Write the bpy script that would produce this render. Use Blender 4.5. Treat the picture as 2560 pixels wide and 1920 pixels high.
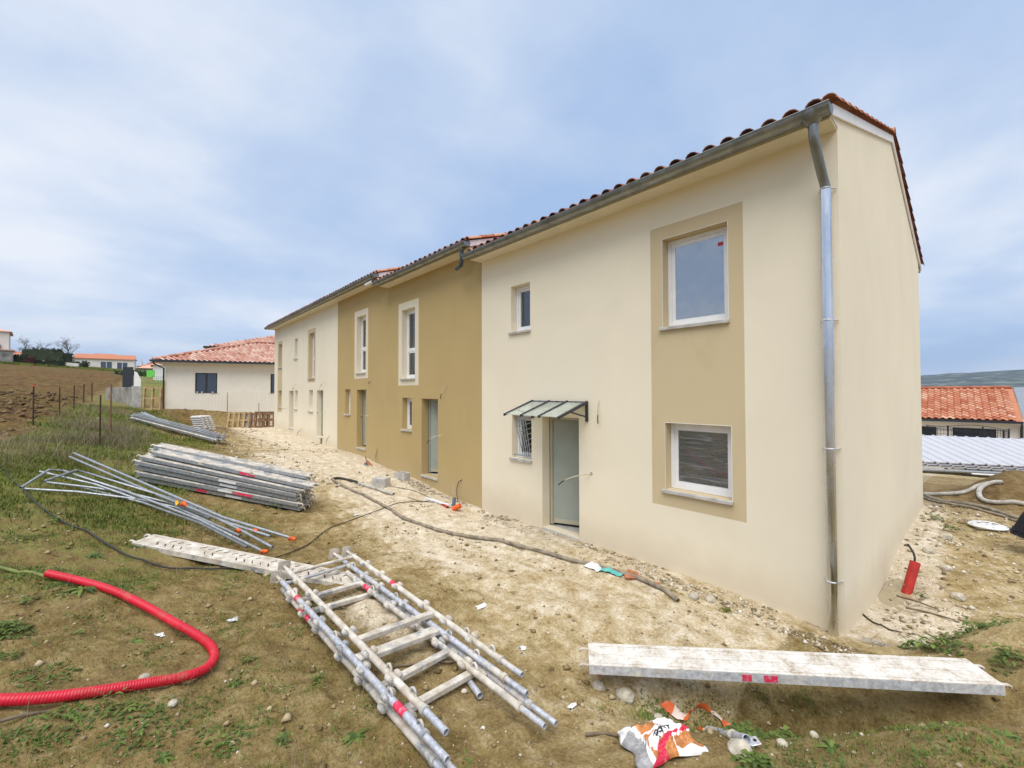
import bpy, bmesh, math, random
import numpy as np
from mathutils import Vector, Matrix, Quaternion
R=math.radians
sc=bpy.context.scene
for o in list(bpy.data.objects): bpy.data.objects.remove(o)
random.seed(7); rng=np.random.default_rng(11)
COL=sc.collection

# ---------------------------------------------------------------- camera
cam_d=bpy.data.cameras.new('Camera'); cam=bpy.data.objects.new('Camera',cam_d); COL.objects.link(cam)
cam_d.sensor_width=36.0; cam_d.lens=36.0*1062.1/2560; cam_d.clip_start=.05; cam_d.clip_end=9000
_yaw,_pit,_rol=R(41.66),R(1.116),R(-.13)
_f=Vector((-math.cos(_yaw)*math.cos(_pit),math.sin(_yaw)*math.cos(_pit),math.sin(_pit)))
_r=_f.cross(Vector((0,0,1))).normalized(); _u=_r.cross(_f)
_r2=_r*math.cos(_rol)+_u*math.sin(_rol); _u2=-_r*math.sin(_rol)+_u*math.cos(_rol)
M=Matrix((_r2,_u2,-_f)).transposed().to_4x4(); M.translation=(1.0675,-5.75,2.52)
cam.matrix_world=M
sc.camera=cam

# ---------------------------------------------------------------- sky
SUN_EL=R(63); SUN_AZ=R(-50)     # azimuth measured from +X towards +Y
world=bpy.data.worlds.new('World'); sc.world=world; world.use_nodes=True
wt=world.node_tree; wt.nodes.clear()
def wn(t,**k):
    n=wt.nodes.new(t)
    for a,b in k.items(): setattr(n,a,b)
    return n
wout=wn('ShaderNodeOutputWorld'); bg=wn('ShaderNodeBackground'); bg.inputs['Strength'].default_value=.055
sky=wn('ShaderNodeTexSky',sky_type='NISHITA'); sky.sun_disc=False; sky.sun_elevation=SUN_EL; sky.sun_rotation=math.pi/2-SUN_AZ
sky.dust_density=1.5; sky.air_density=1.0
geo=wn('ShaderNodeNewGeometry'); 
tc=wn('ShaderNodeTexCoord')
sep=wn('ShaderNodeSeparateXYZ'); wt.links.new(tc.outputs['Generated'],sep.inputs[0])
def math_(op,a,b=None,clamp=False):
    n=wn('ShaderNodeMath',operation=op); n.use_clamp=clamp
    for i,v in enumerate((a,b)):
        if v is None: continue
        if isinstance(v,(int,float)): n.inputs[i].default_value=v
        else: wt.links.new(v,n.inputs[i])
    return n.outputs[0]
den=math_('ADD',math_('MAXIMUM',sep.outputs['Z'],0.0),.22)
cx_=math_('DIVIDE',sep.outputs['X'],den); cy_=math_('DIVIDE',sep.outputs['Y'],den)
comb=wn('ShaderNodeCombineXYZ'); wt.links.new(cx_,comb.inputs[0]); wt.links.new(cy_,comb.inputs[1])
n1=wn('ShaderNodeTexNoise'); n1.inputs['Scale'].default_value=.85; n1.inputs['Detail'].default_value=6; n1.inputs['Roughness'].default_value=.5; n1.inputs['Distortion'].default_value=.15
n2=wn('ShaderNodeTexNoise'); n2.inputs['Scale'].default_value=3.1; n2.inputs['Detail'].default_value=7; n2.inputs['Roughness'].default_value=.55
mp=wn('ShaderNodeMapping'); mp.inputs['Location'].default_value=(12.5,2.1,0); mp.inputs['Scale'].default_value=(1.0,.8,1)
wt.links.new(comb.outputs[0],mp.inputs[0]); wt.links.new(mp.outputs[0],n1.inputs['Vector']); wt.links.new(mp.outputs[0],n2.inputs['Vector'])
mixn=math_('ADD',math_('MULTIPLY',n1.outputs['Fac'],.80),math_('MULTIPLY',n2.outputs['Fac'],.20))
ramp=wn('ShaderNodeValToRGB'); wt.links.new(mixn,ramp.inputs[0])
ramp.color_ramp.elements[0].position=.36; ramp.color_ramp.elements[0].color=(3.4,4.7,7.0,1)
ramp.color_ramp.elements[1].position=.64; ramp.color_ramp.elements[1].color=(7.6,7.9,8.5,1)
e=ramp.color_ramp.elements.new(.5); e.color=(4.9,5.9,7.6,1)
# thin cloud layer over the clear sky
cm=wn('ShaderNodeMixRGB'); cm.inputs[0].default_value=.86
wt.links.new(sky.outputs[0],cm.inputs[1]); wt.links.new(ramp.outputs[0],cm.inputs[2])
wt.links.new(cm.outputs[0],bg.inputs['Color']); wt.links.new(bg.outputs[0],wout.inputs[0])

# ---------------------------------------------------------------- sun behind thin cloud
sun_d=bpy.data.lights.new('Sun','SUN'); sun=bpy.data.objects.new('Sun',sun_d); COL.objects.link(sun)
sun_d.energy=1.5; sun_d.angle=R(55); sun_d.color=(1,.96,.9)
sdir=Vector((math.cos(SUN_EL)*math.cos(SUN_AZ),math.cos(SUN_EL)*math.sin(SUN_AZ),math.sin(SUN_EL)))
sun.rotation_euler=sdir.to_track_quat('Z','Y').to_euler()
sc.view_settings.view_transform='Standard'; sc.view_settings.look='None'; sc.view_settings.gamma=1; sc.view_settings.use_curve_mapping=False
sc.view_settings.exposure=1.2
sc.cycles.max_bounces=6; sc.cycles.diffuse_bounces=4; sc.cycles.glossy_bounces=3; sc.cycles.transmission_bounces=4; sc.cycles.transparent_max_bounces=8
sc.cycles.use_denoising=True; sc.cycles.sample_clamp_indirect=6

# ---------------------------------------------------------------- helpers
class MB:
    def __init__(s): s.v=[]; s.f=[]; s.m=[]; s.tint=[]; s.smooth=[]
    def add(s,vs,fs,mi=0,tint=0.5,smooth=False):
        b=len(s.v); s.v.extend([tuple(v) for v in vs])
        for f in fs: s.f.append(tuple(i+b for i in f)); s.m.append(mi); s.smooth.append(smooth)
        s.tint.extend([tint]*len(vs)); return s
    def box(s,x0,x1,y0,y1,z0,z1,mi=0,tint=.5,M=None,bev=0):
        if bev>0:
            b=bev
            vs=[];fs=[]
            # chamfered box: 24 verts
            bm=bmesh.new(); bmesh.ops.create_cube(bm,size=1)
            for v in bm.verts: v.co=Vector(((x0+x1)/2+v.co.x*(x1-x0),(y0+y1)/2+v.co.y*(y1-y0),(z0+z1)/2+v.co.z*(z1-z0)))
            bmesh.ops.bevel(bm,geom=list(bm.edges),offset=b,segments=1,affect='EDGES')
            bm.verts.index_update(); vs=[v.co.copy() for v in bm.verts]; fs=[[v.index for v in f.verts] for f in bm.faces]; bm.free()
        else:
            vs=[Vector(p) for p in ((x0,y0,z0),(x1,y0,z0),(x1,y1,z0),(x0,y1,z0),(x0,y0,z1),(x1,y0,z1),(x1,y1,z1),(x0,y1,z1))]
            fs=[(0,3,2,1),(4,5,6,7),(0,1,5,4),(1,2,6,5),(2,3,7,6),(3,0,4,7)]
        if M is not None: vs=[M@v for v in vs]
        return s.add(vs,fs,mi,tint)
    def tube(s,pts,r,n=10,mi=0,caps=True,hollow=0,tint=.5,smooth=True):
        pts=[Vector(p) for p in pts]; rs=r if isinstance(r,(list,tuple)) else [r]*len(pts)
        vs=[];fs=[];prev=None
        for i,p in enumerate(pts):
            t=(pts[min(i+1,len(pts)-1)]-pts[max(i-1,0)]).normalized()
            if prev is None:
                a=Vector((0,0,1)) if abs(t.z)<.9 else Vector((1,0,0)); a=(a-t*a.dot(t)).normalized()
            else:
                a=(prev-t*prev.dot(t)).normalized()
            prev=a; b=t.cross(a)
            for k in range(n):
                c=2*math.pi*k/n; vs.append(p+(a*math.cos(c)+b*math.sin(c))*rs[i])
        for i in range(len(pts)-1):
            for k in range(n): fs.append((i*n+k,i*n+(k+1)%n,(i+1)*n+(k+1)%n,(i+1)*n+k))
        s.add(vs,fs,mi,tint,smooth)
        if caps:
            if hollow>0:
                for e in (0,len(pts)-1):
                    ring=vs[e*n:(e+1)*n]; c=pts[e]; t=(pts[1]-pts[0]).normalized() if e==0 else (pts[-2]-pts[-1]).normalized()
                    inner=[c+(v-c)*hollow for v in ring]; deep=[v+t*rs[e]*3 for v in inner]
                    fr=[(k,(k+1)%n,n+(k+1)%n,n+k) for k in range(n)]+[(n+k,n+(k+1)%n,2*n+(k+1)%n,2*n+k) for k in range(n)]
                    s.add(ring+inner+deep,fr+[tuple(range(2*n,3*n))],mi,tint)
            else:
                s.add(vs[:n],[tuple(range(n))[::-1]],mi,tint); s.add(vs[-n:],[tuple(range(n))],mi,tint)
        return s
    def sheet(s,grid,mi=0,smooth=True,tint=.5):
        nr=len(grid);nc=len(grid[0]); vs=[p for row in grid for p in row]
        fs=[(i*nc+j,i*nc+j+1,(i+1)*nc+j+1,(i+1)*nc+j) for i in range(nr-1) for j in range(nc-1)]
        return s.add(vs,fs,mi,tint,smooth)
    def prism(s,prof,d,mi=0,tint=.5):
        """extrude a polygon (list of 3D points) along vector d"""
        n=len(prof); d=Vector(d); a=[Vector(p) for p in prof]; b=[p+d for p in a]
        fs=[tuple(range(n))[::-1],tuple(range(n,2*n))]+[(k,(k+1)%n,n+(k+1)%n,n+k) for k in range(n)]
        return s.add(a+b,fs,mi,tint)
    def mesh(s,name,mats,off=(0,0,0)):
        me=bpy.data.meshes.new(name); o=Vector(off)
        me.from_pydata([Vector(v)-o for v in s.v],[],s.f)
        if not isinstance(mats,(list,tuple)): mats=[mats]
        for m in mats: me.materials.append(m)
        me.polygons.foreach_set('material_index',s.m); me.polygons.foreach_set('use_smooth',s.smooth)
        at=me.attributes.new('tint','FLOAT','POINT'); at.data.foreach_set('value',s.tint)
        me.update(); return me
    def build(s,name,mats,parent=None,local=False):
        off=(0,0,0)
        if parent is not None and not local: off=parent_loc(parent)
        ob=bpy.data.objects.new(name,s.mesh(name,mats,off)); COL.objects.link(ob)
        if parent is not None: ob.parent=parent
        return ob
def parent_loc(p):
    l=Vector(p.location); q=p.parent
    while q is not None: l+=Vector(q.location); q=q.parent
    return l
def tag(o,label=None,cat=None,group=None,kind=None):
    if label: o['label']=label
    if cat: o['category']=cat
    if group: o['group']=group
    if kind: o['kind']=kind
    return o
def empty(name,loc,label=None,cat=None,group=None,rz=0):
    o=bpy.data.objects.new(name,None); COL.objects.link(o); o.location=loc; o.rotation_euler=(0,0,rz); o.empty_display_size=.1
    tag(o,label,cat,group); return o
def inst(name,me,parent,loc=(0,0,0),rot=(0,0,0),scale=(1,1,1),world=True):
    o=bpy.data.objects.new(name,me); COL.objects.link(o)
    l=Vector(loc)
    if parent is not None:
        o.parent=parent
        if world: l=l-parent_loc(parent)
    o.location=l; o.rotation_euler=rot; o.scale=scale; return o
def copy_tree(o,parent=None):
    c=o.copy(); COL.objects.link(c); c.parent=parent
    for ch in o.children: copy_tree(ch,c)
    return c
def frame_matrix(o,xd,yd):
    x=Vector(xd).normalized(); y=Vector(yd); y=(y-x*y.dot(x)).normalized(); z=x.cross(y)
    m=Matrix((x,y,z)).transposed().to_4x4(); m.translation=o; return m

# ---------------------------------------------------------------- noise + terrain
def _hash(ix,iy,s):
    h=(ix.astype(np.int64)*374761393+iy.astype(np.int64)*668265263+s*1442695041)&0xffffffff
    h=((h^(h>>13))*1274126177)&0xffffffff
    return ((h^(h>>16))&0xffffff)/float(0xffffff)
def vn(x,y,s=0):
    x=np.asarray(x,float);y=np.asarray(y,float)
    ix=np.floor(x);iy=np.floor(y);fx=x-ix;fy=y-iy;fx=fx*fx*(3-2*fx);fy=fy*fy*(3-2*fy)
    a=_hash(ix,iy,s);b=_hash(ix+1,iy,s);c=_hash(ix,iy+1,s);d=_hash(ix+1,iy+1,s)
    return (a*(1-fx)+b*fx)*(1-fy)+(c*(1-fx)+d*fx)*fy
def fbm(x,y,s=0,o=4):
    t=0;a=.5;n=0
    for i in range(o): t=t+a*vn(x*2**i+17.3*i,y*2**i-9.1*i,s+i); n+=a; a*=.5
    return t/n
def sst(a,b,x): t=np.clip((x-a)/(b-a),0,1); return t*t*(3-2*t)
CP=np.array([(0,0,-0.11),(-1,0,-0.05),(-3.6,0,-0.03),(-6.4,0,-0.02),(-7.6,0,-0.01),(-9,0,0.13),(-11,0,0.22),(-12.8,0,0.38),(-15.3,0,0.4),(-19.5,0,0.48),(-24.75,0,0.68),(0,4,-0.13),(0,8,-0.15),(1.2,1.5,-0.14),(1.5,4,-0.15),(1.5,8,-0.16),(4,8,-0.2),(3,4,-0.12),(6,12,-0.2),(0,14,-0.35),(8,16,-0.4),(0,24,-1.3),(10,28,-1.6),(-10,30,-1.6),(30,40,-2.5),(60,20,-2),(20,5,0),(40,100,-8),(-60,100,-4),(0,200,-16),(0.4,-1.2,-0.02),(-1,-1.5,0),(-3,-1.5,0.03),(-6,-1.5,0.05),(-9,-1.5,0.2),(-12,-1.5,0.4),(-16,-1.5,0.5),(-20,-1.5,0.58),(-25,-1.5,0.74),(-1,-3.2,0.08),(-3,-3.5,0.09),(-5.5,-3.5,0.12),(-8,-3.2,0.22),(-11,-3,0.42),(-16,-3.2,0.62),(-22,-3.2,0.78),(-27,-3,0.9),(-28,1,0.95),(-1.5,-5,0.26),(-3.5,-5.2,0.33),(-6,-5.3,0.48),(-9,-5.6,0.8),(-12,-5.6,1.02),(-16,-6,1.25),(-24,-6,1.4),(-28,-5.3,1.25),(1.07,-5.75,0.85),(0.3,-4.6,0.5),(2.2,-3.5,0.6),(1.6,-2,0.42),(4,-3,0.5),(5,1,0.1),(6,-8,1),(-1,-6.5,0.6),(-3,-7,0.7),(-6,-7,0.9),(-10,-7.2,1.2),(-17.6,-8,1.5),(-23.7,-8,1.58),(-27.6,-7.9,1.69),(-35,-9,2.1),(-6,-10,1.4),(-12,-11,1.85),(-20,-12,2.2),(-30,-14,2.9),(1.1,0.1,0.42),(1.1,-0.95,0.2),(1,-1.9,0.33),(1.15,1.1,-0.1),(0.5,0.4,-0.06),(0.75,0,0.15),(0.6,-1,0.06),(-69,-16.4,5.3),(-60,-7,3.9),(-138,-27,9.3),(-121,-8,7),(-40,-4.5,1.9),(-33,-4.3,1.6),(-32,1,1.62),(-32,8,1.6),(-45,2,2),(-60,10,3),(-110,10,5.5),(-200,-40,9.5),(-200,60,6),(-60,-60,6),(-150,-120,10),(0,-60,4),(0,-15,1.6),(60,-60,3),(-30,20,1),(-60,50,0)],float)
_A=np.sqrt(((CP[:,None,:2]-CP[None,:,:2])**2).sum(-1)+.5)
_w=np.linalg.solve(_A+1e-6*np.eye(len(CP)),CP[:,2]-1.0)
def gauss(x,y,cx,cy,sx,sy,ang=0):
    c,s=np.cos(ang),np.sin(ang);u=(x-cx)*c+(y-cy)*s;v=-(x-cx)*s+(y-cy)*c
    return np.exp(-.5*((u/sx)**2+(v/sy)**2))
def fbmb(x,y): return fbm(x*3.1,y*3.1,131,3)-.4
def H(x,y):
    x=np.asarray(x,float);y=np.asarray(y,float)
    r=np.sqrt(x*x+y*y)+1e-9; k=np.minimum(1,210/r); xx=x*k; yy=y*k
    if x.size<400: z=1.0+(np.sqrt((xx[...,None]-CP[:,0])**2+(yy[...,None]-CP[:,1])**2+.5)*_w).sum(-1)
    else:
        z=np.full(x.shape,1.0)
        for (a,b,_),w in zip(CP,_w): z=z+w*np.sqrt((xx-a)**2+(yy-b)**2+.5)
    z=z-.42*gauss(x,y,.10,-1.79,.68,.17,.70)-.10*gauss(x,y,-.6,-2.35,.5,.2,.7)-.06*gauss(x,y,.3,-2.4,.5,.3)+.20*gauss(x,y,1.0,-2.35,.35,.4)+.10*fbmb(x,y)*gauss(x,y,.8,-2.2,.5,.6)-.3*gauss(x,y,-6.0,-.35,.28,.2)+.1*gauss(x,y,-10,-.55,1.1,.3)+.10*gauss(x,y,-5.6,-.3,.2,.2)
    z=z+.62*gauss(x,y,1.35,10.7,.5,.8)+.5*gauss(x,y,2.4,11.5,.7,1.0)
    # cut bank in front of the neighbour's house
    z=z-.45*sst(-31.9,-30.9,x)*sst(-24,-28.5,x)*sst(-4.6,-3.6,y)*sst(12,6,y)
    return z
def fieldmask(x,y): return sst(.5,-.5,y+8-1.4*sst(-35,-60,x)+1.2*(fbm(x*.5,y*.5,91)-.5))*sst(-9,-12,x)*sst(-131,-122,x)
def HN(x,y):
    x=np.asarray(x,float);y=np.asarray(y,float)
    z=H(x,y); d=np.sqrt((x-1.07)**2+(y+5.75)**2)
    wall=np.clip((-y)/.5,0,1)*(x<.2)+(x>=.2)
    wall=np.maximum(wall,sst(-25.2,-26,x))
    rough=.5+.5*sst(-1.2,-4.5,y)
    rough=np.where(y>0,.9,rough)
    n=(fbm(x*1.3,y*1.3,3,3)-.5)*.16*rough+(fbm(x*6,y*6,5,3)-.5)*.075*rough*sst(45,10,d)+(fbm(x*.7,y*6.5,51,3)-.5)*.07*sst(-4.2,-3.2,y)*sst(-.25,-.8,y)*sst(1,-.5,x)+np.abs(fbm(x*15,y*15,9,2)-.5)*.05*sst(14,5,d)*rough+(fbm(x*9,y*9,15,2)-.5)*.03*rough*sst(20,6,d)
    fm=fieldmask(x,y)
    n=n+fm*((fbm(x*1.1,y*1.1,41,3)-.5)*.4+(fbm(x*3.2,y*3.2,43,2)-.5)*.22)*sst(120,30,d)
    return z+n*np.clip(wall,.12,1)
def hz(x,y): return float(H(np.array([x]),np.array([y]))[0])
def hn(x,y): return float(HN(np.array([x]),np.array([y]))[0])
# ---------------------------------------------------------------- materials
class NT:
    def __init__(s,name):
        s.m=bpy.data.materials.new(name); s.m.use_nodes=True; s.t=s.m.node_tree
        s.b=s.t.nodes['Principled BSDF']; s.out=s.t.nodes['Material Output']
    def n(s,t,**k):
        q=s.t.nodes.new(t)
        for a,b in k.items(): setattr(q,a,b)
        return q
    def L(s,a,b): s.t.links.new(a,b)
    def val(s,sock,v):
        if hasattr(v,'is_linked') or isinstance(v,bpy.types.NodeSocket): s.L(v,sock)
        else: sock.default_value=v
    def coord(s,kind='Object'):
        if kind=='World': return s.n('ShaderNodeNewGeometry').outputs['Position']
        return s.n('ShaderNodeTexCoord').outputs[kind]
    def noise(s,scale,detail=4,rough=.55,vec=None,dist=0):
        q=s.n('ShaderNodeTexNoise'); q.inputs['Scale'].default_value=scale; q.inputs['Detail'].default_value=detail; q.inputs['Roughness'].default_value=rough; q.inputs['Distortion'].default_value=dist
        if vec is not None: s.L(vec,q.inputs['Vector'])
        return q.outputs['Fac']
    def map(s,vec,scale=(1,1,1),rot=(0,0,0)):
        q=s.n('ShaderNodeMapping'); q.inputs['Scale'].default_value=scale; q.inputs['Rotation'].default_value=rot; s.L(vec,q.inputs[0]); return q.outputs[0]
    def ramp(s,fac,stops):
        q=s.n('ShaderNodeValToRGB'); s.L(fac,q.inputs[0]); cr=q.color_ramp
        cr.elements[0].position=stops[0][0]; cr.elements[0].color=(*stops[0][1],1)
        cr.elements[1].position=stops[-1][0]; cr.elements[1].color=(*stops[-1][1],1)
        for p,c in stops[1:-1]: e=cr.elements.new(p); e.color=(*c,1)
        return q.outputs[0]
    def mr(s,fac,a,b,c=0.,d=1.):
        q=s.n('ShaderNodeMapRange'); q.interpolation_type='SMOOTHSTEP'; s.L(fac,q.inputs[0])
        for i,v in enumerate((a,b,c,d)): q.inputs[i+1].default_value=v
        return q.outputs[0]
    def math(s,op,a,b=None,clamp=False):
        q=s.n('ShaderNodeMath',operation=op); q.use_clamp=clamp; s.val(q.inputs[0],a)
        if b is not None: s.val(q.inputs[1],b)
        return q.outputs[0]
    def mix(s,fac,a,b,mode='MIX'):
        q=s.n('ShaderNodeMixRGB',blend_type=mode); s.val(q.inputs[0],fac)
        for i,v in ((1,a),(2,b)):
            if isinstance(v,tuple): q.inputs[i].default_value=(*v[:3],1)
            else: s.L(v,q.inputs[i])
        return q.outputs[0]
    def bump(s,h,strength=.3,dist=.01,prev=None):
        q=s.n('ShaderNodeBump'); q.inputs['Strength'].default_value=strength; q.inputs['Distance'].default_value=dist; s.L(h,q.inputs['Height'])
        if prev is not None: s.L(prev,q.inputs['Normal'])
        return q.outputs[0]
    def attr(s,name,out='Fac'): q=s.n('ShaderNodeAttribute',attribute_name=name); return q.outputs[out]
    def fin(s,color,rough=.7,metal=0,normal=None,spec=.4):
        if isinstance(color,tuple): s.b.inputs['Base Color'].default_value=(*color,1)
        else: s.L(color,s.b.inputs['Base Color'])
        s.val(s.b.inputs['Roughness'],rough); s.val(s.b.inputs['Metallic'],metal); s.b.inputs['Specular IOR Level'].default_value=spec
        if normal is not None: s.L(normal,s.b.inputs['Normal'])
        return s.m
def plain(name,c,rough=.6,metal=0,var=.12,scale=8,bump=.15,spec=.4):
    t=NT(name); co=t.coord('World'); f=t.noise(scale,5,.6,co)
    lo=tuple(max(0,v*(1-var*1.6)) for v in c); hi=tuple(min(1,v*(1+var)) for v in c)
    col=t.ramp(f,[(.3,lo),(.7,hi)])
    return t.fin(col,rough,metal,t.bump(t.noise(scale*12,3,.6,co),bump,.004),spec)
def stucco(name,c,stain=(.5,.4,.25),amt=.12):
    t=NT(name); co=t.coord('World')
    big=t.noise(.55,4,.55,co,.6); mid=t.noise(2.3,5,.6,t.map(co,(1,1,.35)))
    base=t.ramp(big,[(.32,tuple(v*.955 for v in c)),(.68,tuple(min(1,v*1.03) for v in c))])
    sm=t.mr(mid,.52,.78,0,amt)
    col=t.mix(sm,base,tuple(v*s_ for v,s_ in zip(c,(.9,.86,.78))))
    sx=t.n('ShaderNodeSeparateXYZ'); t.L(co,sx.inputs[0])
    fine=t.noise(170,2,.6,co); grain=t.noise(60,3,.6,co)
    col=t.mix(t.mr(fine,.35,.65,0,.12),col,tuple(v*.72 for v in c)); col=t.mix(t.mr(grain,.42,.7,0,.10),col,tuple(v*.78 for v in c))
    # splash dirt thrown up from the soil along the foot of the wall
    d=t.math('ADD',sx.outputs['Z'],t.math('MULTIPLY',sx.outputs['X'],.031))
    foot=t.math('MULTIPLY',t.mr(t.math('SUBTRACT',d,t.math('MULTIPLY',t.noise(3.,4,.6,co),.45)),.28,-.28,0,1),.45)
    col=t.mix(foot,col,stain)
    nb=t.bump(fine,.22,.004); nb=t.bump(grain,.16,.006,nb); nb=t.bump(t.noise(1.4,2,.5,co),.06,.05,nb)
    return t.fin(col,.92,0,nb,.2)
M={}
M['cream']=stucco('cream_render',(.85,.765,.595),(.62,.52,.36))
M['ochre']=stucco('ochre_render',(.50,.37,.17),(.50,.39,.23),.35)
M['sand']=stucco('sand_render',(.62,.505,.315),(.55,.44,.27),.9)
M['creamband']=stucco('cream_surround',(.76,.68,.52),(.62,.52,.36))
M['soffit']=plain('soffit_board',(.74,.67,.52),.55,0,.05,3,.05)
M['white']=plain('white_pvc',(.82,.82,.82),.32,0,.04,5,.03)
M['whitepaint']=plain('white_trim_board',(.82,.80,.78),.5,0,.06,4,.06)
M['render']=plain('neighbour_render',(.88,.82,.70),.9,0,.03,2,.2)
M['pale']=plain('pale_render',(.78,.73,.66),.9,0,.06,.4,.2)
M['doorpanel']=plain('grey_green_door',(.345,.375,.325),.55,0,.05,4,.04)
M['doorframe']=plain('taupe_frame',(.46,.42,.31),.5,0,.05,5,.04)
M['greyframe']=plain('grey_frame',(.36,.37,.30),.5,0,.05,5,.04)
M['concrete']=plain('concrete',(.42,.40,.37),.9,0,.2,9,.5)
M['sill']=plain('sill_concrete',(.50,.48,.44),.85,0,.18,7,.35)
M['anthracite']=plain('anthracite_paint',(.035,.04,.05),.38,0,.1,6,.05)
M['black']=plain('black_plastic',(.018,.018,.02),.45,0,.2,6,.1)
M['greypvc']=plain('grey_pvc',(.06,.075,.095),.4,0,.15,6,.05)
M['interior']=plain('dark_interior',(.10,.095,.09),.9,0,.2,2,.1)
M['intwall']=plain('plasterboard',(.40,.40,.38),.9,0,.1,2,.1)
M['timber']=plain('pallet_timber',(.46,.32,.16),.8,0,.25,6,.4)
M['oldtimber']=plain('old_timber',(.22,.125,.065),.85,0,.3,5,.5)
M['stick']=plain('dry_stick',(.20,.15,.10),.9,0,.3,14,.4)
M['greenplastic']=plain('green_board',(.16,.60,.10),.5)
M['teal']=plain('teal_plastic',(.10,.42,.38),.35)
M['plasticwhite']=plain('white_plastic_scrap',(.72,.73,.74),.35,0,.1,9,.2)
M['orange']=plain('orange_clamp',(.75,.13,.02),.5,0,.25,20,.2)
M['yellow']=plain('yellow_rag',(.80,.42,.03),.6)
def ductm():
    t=NT('dusty_red_duct'); co=t.coord('World'); d=t.mr(t.math('ADD',t.math('MULTIPLY',t.noise(3.5,5,.65,co),.6),t.math('MULTIPLY',t.noise(24,4,.65,co),.4)),.50,.68,0,.55)
    col=t.mix(d,t.ramp(t.noise(5,3,.5,co),[(.3,(.48,.008,.022)),(.7,(.64,.014,.04))]),(.36,.22,.13)); return t.fin(col,t.mr(d,0,.5,.38,.85),0,None,.4)
M['redplastic']=ductm()
M['redpvc']=plain('red_pvc',(.46,.03,.025),.45,0,.15,9,.1)
M['brick']=plain('brick',(.42,.16,.08),.9,0,.25,20,.4)
M['hosebrown']=plain('muddy_hose',(.27,.225,.165),.8,0,.35,9,.4)
M['hosegrey']=plain('grey_hose',(.45,.42,.37),.7,0,.25,6,.3)
M['cableblack']=plain('cable_black',(.035,.035,.03),.6,0,.2,9,.2)
M['cablegreen']=plain('cable_green',(.17,.20,.05),.6,0,.2,9,.2)
M['cablecream']=plain('cable_cream',(.62,.55,.40),.6,0,.2,9,.2)
M['cloth_black']=plain('black_jacket',(.012,.013,.022),.85,0,.3,25,.4)
M['cloth_blue']=plain('blue_grey_trousers',(.10,.135,.19),.9,0,.25,40,.4)
M['skin']=plain('skin',(.48,.28,.19),.5,0,.08,20,.1)
M['hair']=plain('dark_hair',(.03,.02,.015),.7,0,.2,60,.5)
M['rust']=plain('rusty_iron',(.075,.04,.028),.9,0,.35,30,.5)
M['bark']=plain('grey_bark',(.17,.14,.13),.95,0,.25,3,.5)
M['stone']=plain('limestone',(.50,.45,.36),.92,0,.25,18,.6)
M['stonewall']=plain('stone_wall',(.30,.28,.25),.95,0,.35,1.6,.6)
M['greyboard']=plain('grey_board',(.34,.33,.31),.85)
M['white_metal']=plain('white_coated_steel',(.50,.50,.53),.45,0,.04,1.5,.04)

def galv(name,dust=0.,base=(.38,.40,.42),mt_=.5):
    t=NT(name); co=t.coord('World')
    sp=t.noise(26,4,.65,co); big=t.noise(3.5,5,.6,co)
    col=t.ramp(sp,[(.3,tuple(v*.62 for v in base)),(.7,tuple(v*1.25 for v in base))])
    lime=t.mr(t.math('ADD',t.math('MULTIPLY',big,.6),t.math('MULTIPLY',t.noise(15,5,.7,co),.4)),.62-dust*.42,.72-dust*.30)
    col=t.mix(lime,col,t.ramp(t.noise(9,4,.6,co),[(.35,(.44,.38,.30)),(.7,(.72,.68,.61))]))
    rough=t.mr(lime,0,1,.42,.92); met=t.mr(lime,0,1,mt_,0.)
    return t.fin(col,rough,met,t.bump(t.noise(45,4,.65,co),.35,.006),.4)
M['galv']=galv('galvanised_steel',.08)
M['galvlight']=galv('pale_galvanised_steel',.25,(.60,.61,.63),.15)
M['galvdust']=galv('galvanised_steel_with_plaster',.62)
M['galvwhite']=galv('plaster_covered_steel',.95)
M['tube']=galv('galvanised_tube',.34,(.56,.58,.64),.35)
M['zinc']=None
def zinc():
    t=NT('zinc'); co=t.coord('World'); f=t.noise(5,5,.6,t.map(co,(1,1,.3)))
    col=t.ramp(f,[(.3,(.19,.20,.195)),(.7,(.34,.355,.35))])
    return t.fin(col,t.mr(t.noise(9,3,.6,co),.3,.7,.30,.5),.9,t.bump(t.noise(70,2,.5,co),.04,.002))
M['zinc']=zinc()
def bright():
    t=NT('new_zinc_pipe'); co=t.coord('World'); f=t.noise(4,5,.6,t.map(co,(1,1,.25)))
    col=t.ramp(f,[(.3,(.52,.54,.57)),(.7,(.78,.79,.82))])
    return t.fin(col,t.mr(t.noise(6,4,.6,t.map(co,(1,1,.4))),.3,.7,.16,.36),1.,t.bump(t.noise(14,3,.5,t.map(co,(1,1,.3))),.10,.004))
M['pipe']=bright()
def tile(name,c1,c2,c3):
    t=NT(name); co=t.coord('World'); a=t.attr('tint')
    col=t.ramp(a,[(.0,c1),(.45,c2),(1.,c3)])
    col=t.mix(t.mr(t.noise(7,5,.65,co),.45,.75,0,.5),col,tuple(v*.55 for v in c1))
    return t.fin(col,.8,0,t.bump(t.noise(50,3,.6,co),.3,.006),.3)
M['tile_new']=tile('new_clay_tile',(.36,.12,.065),(.50,.20,.11),(.60,.32,.20))
M['tile_dark']=tile('dark_clay_tile',(.14,.05,.038),(.22,.08,.055),(.36,.17,.11))
M['tile_pink']=tile('pink_clay_tile',(.44,.19,.13),(.62,.36,.27),(.80,.64,.53))
M['tile_orange']=tile('orange_clay_tile',(.36,.10,.05),(.50,.19,.10),(.66,.42,.29))
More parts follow.
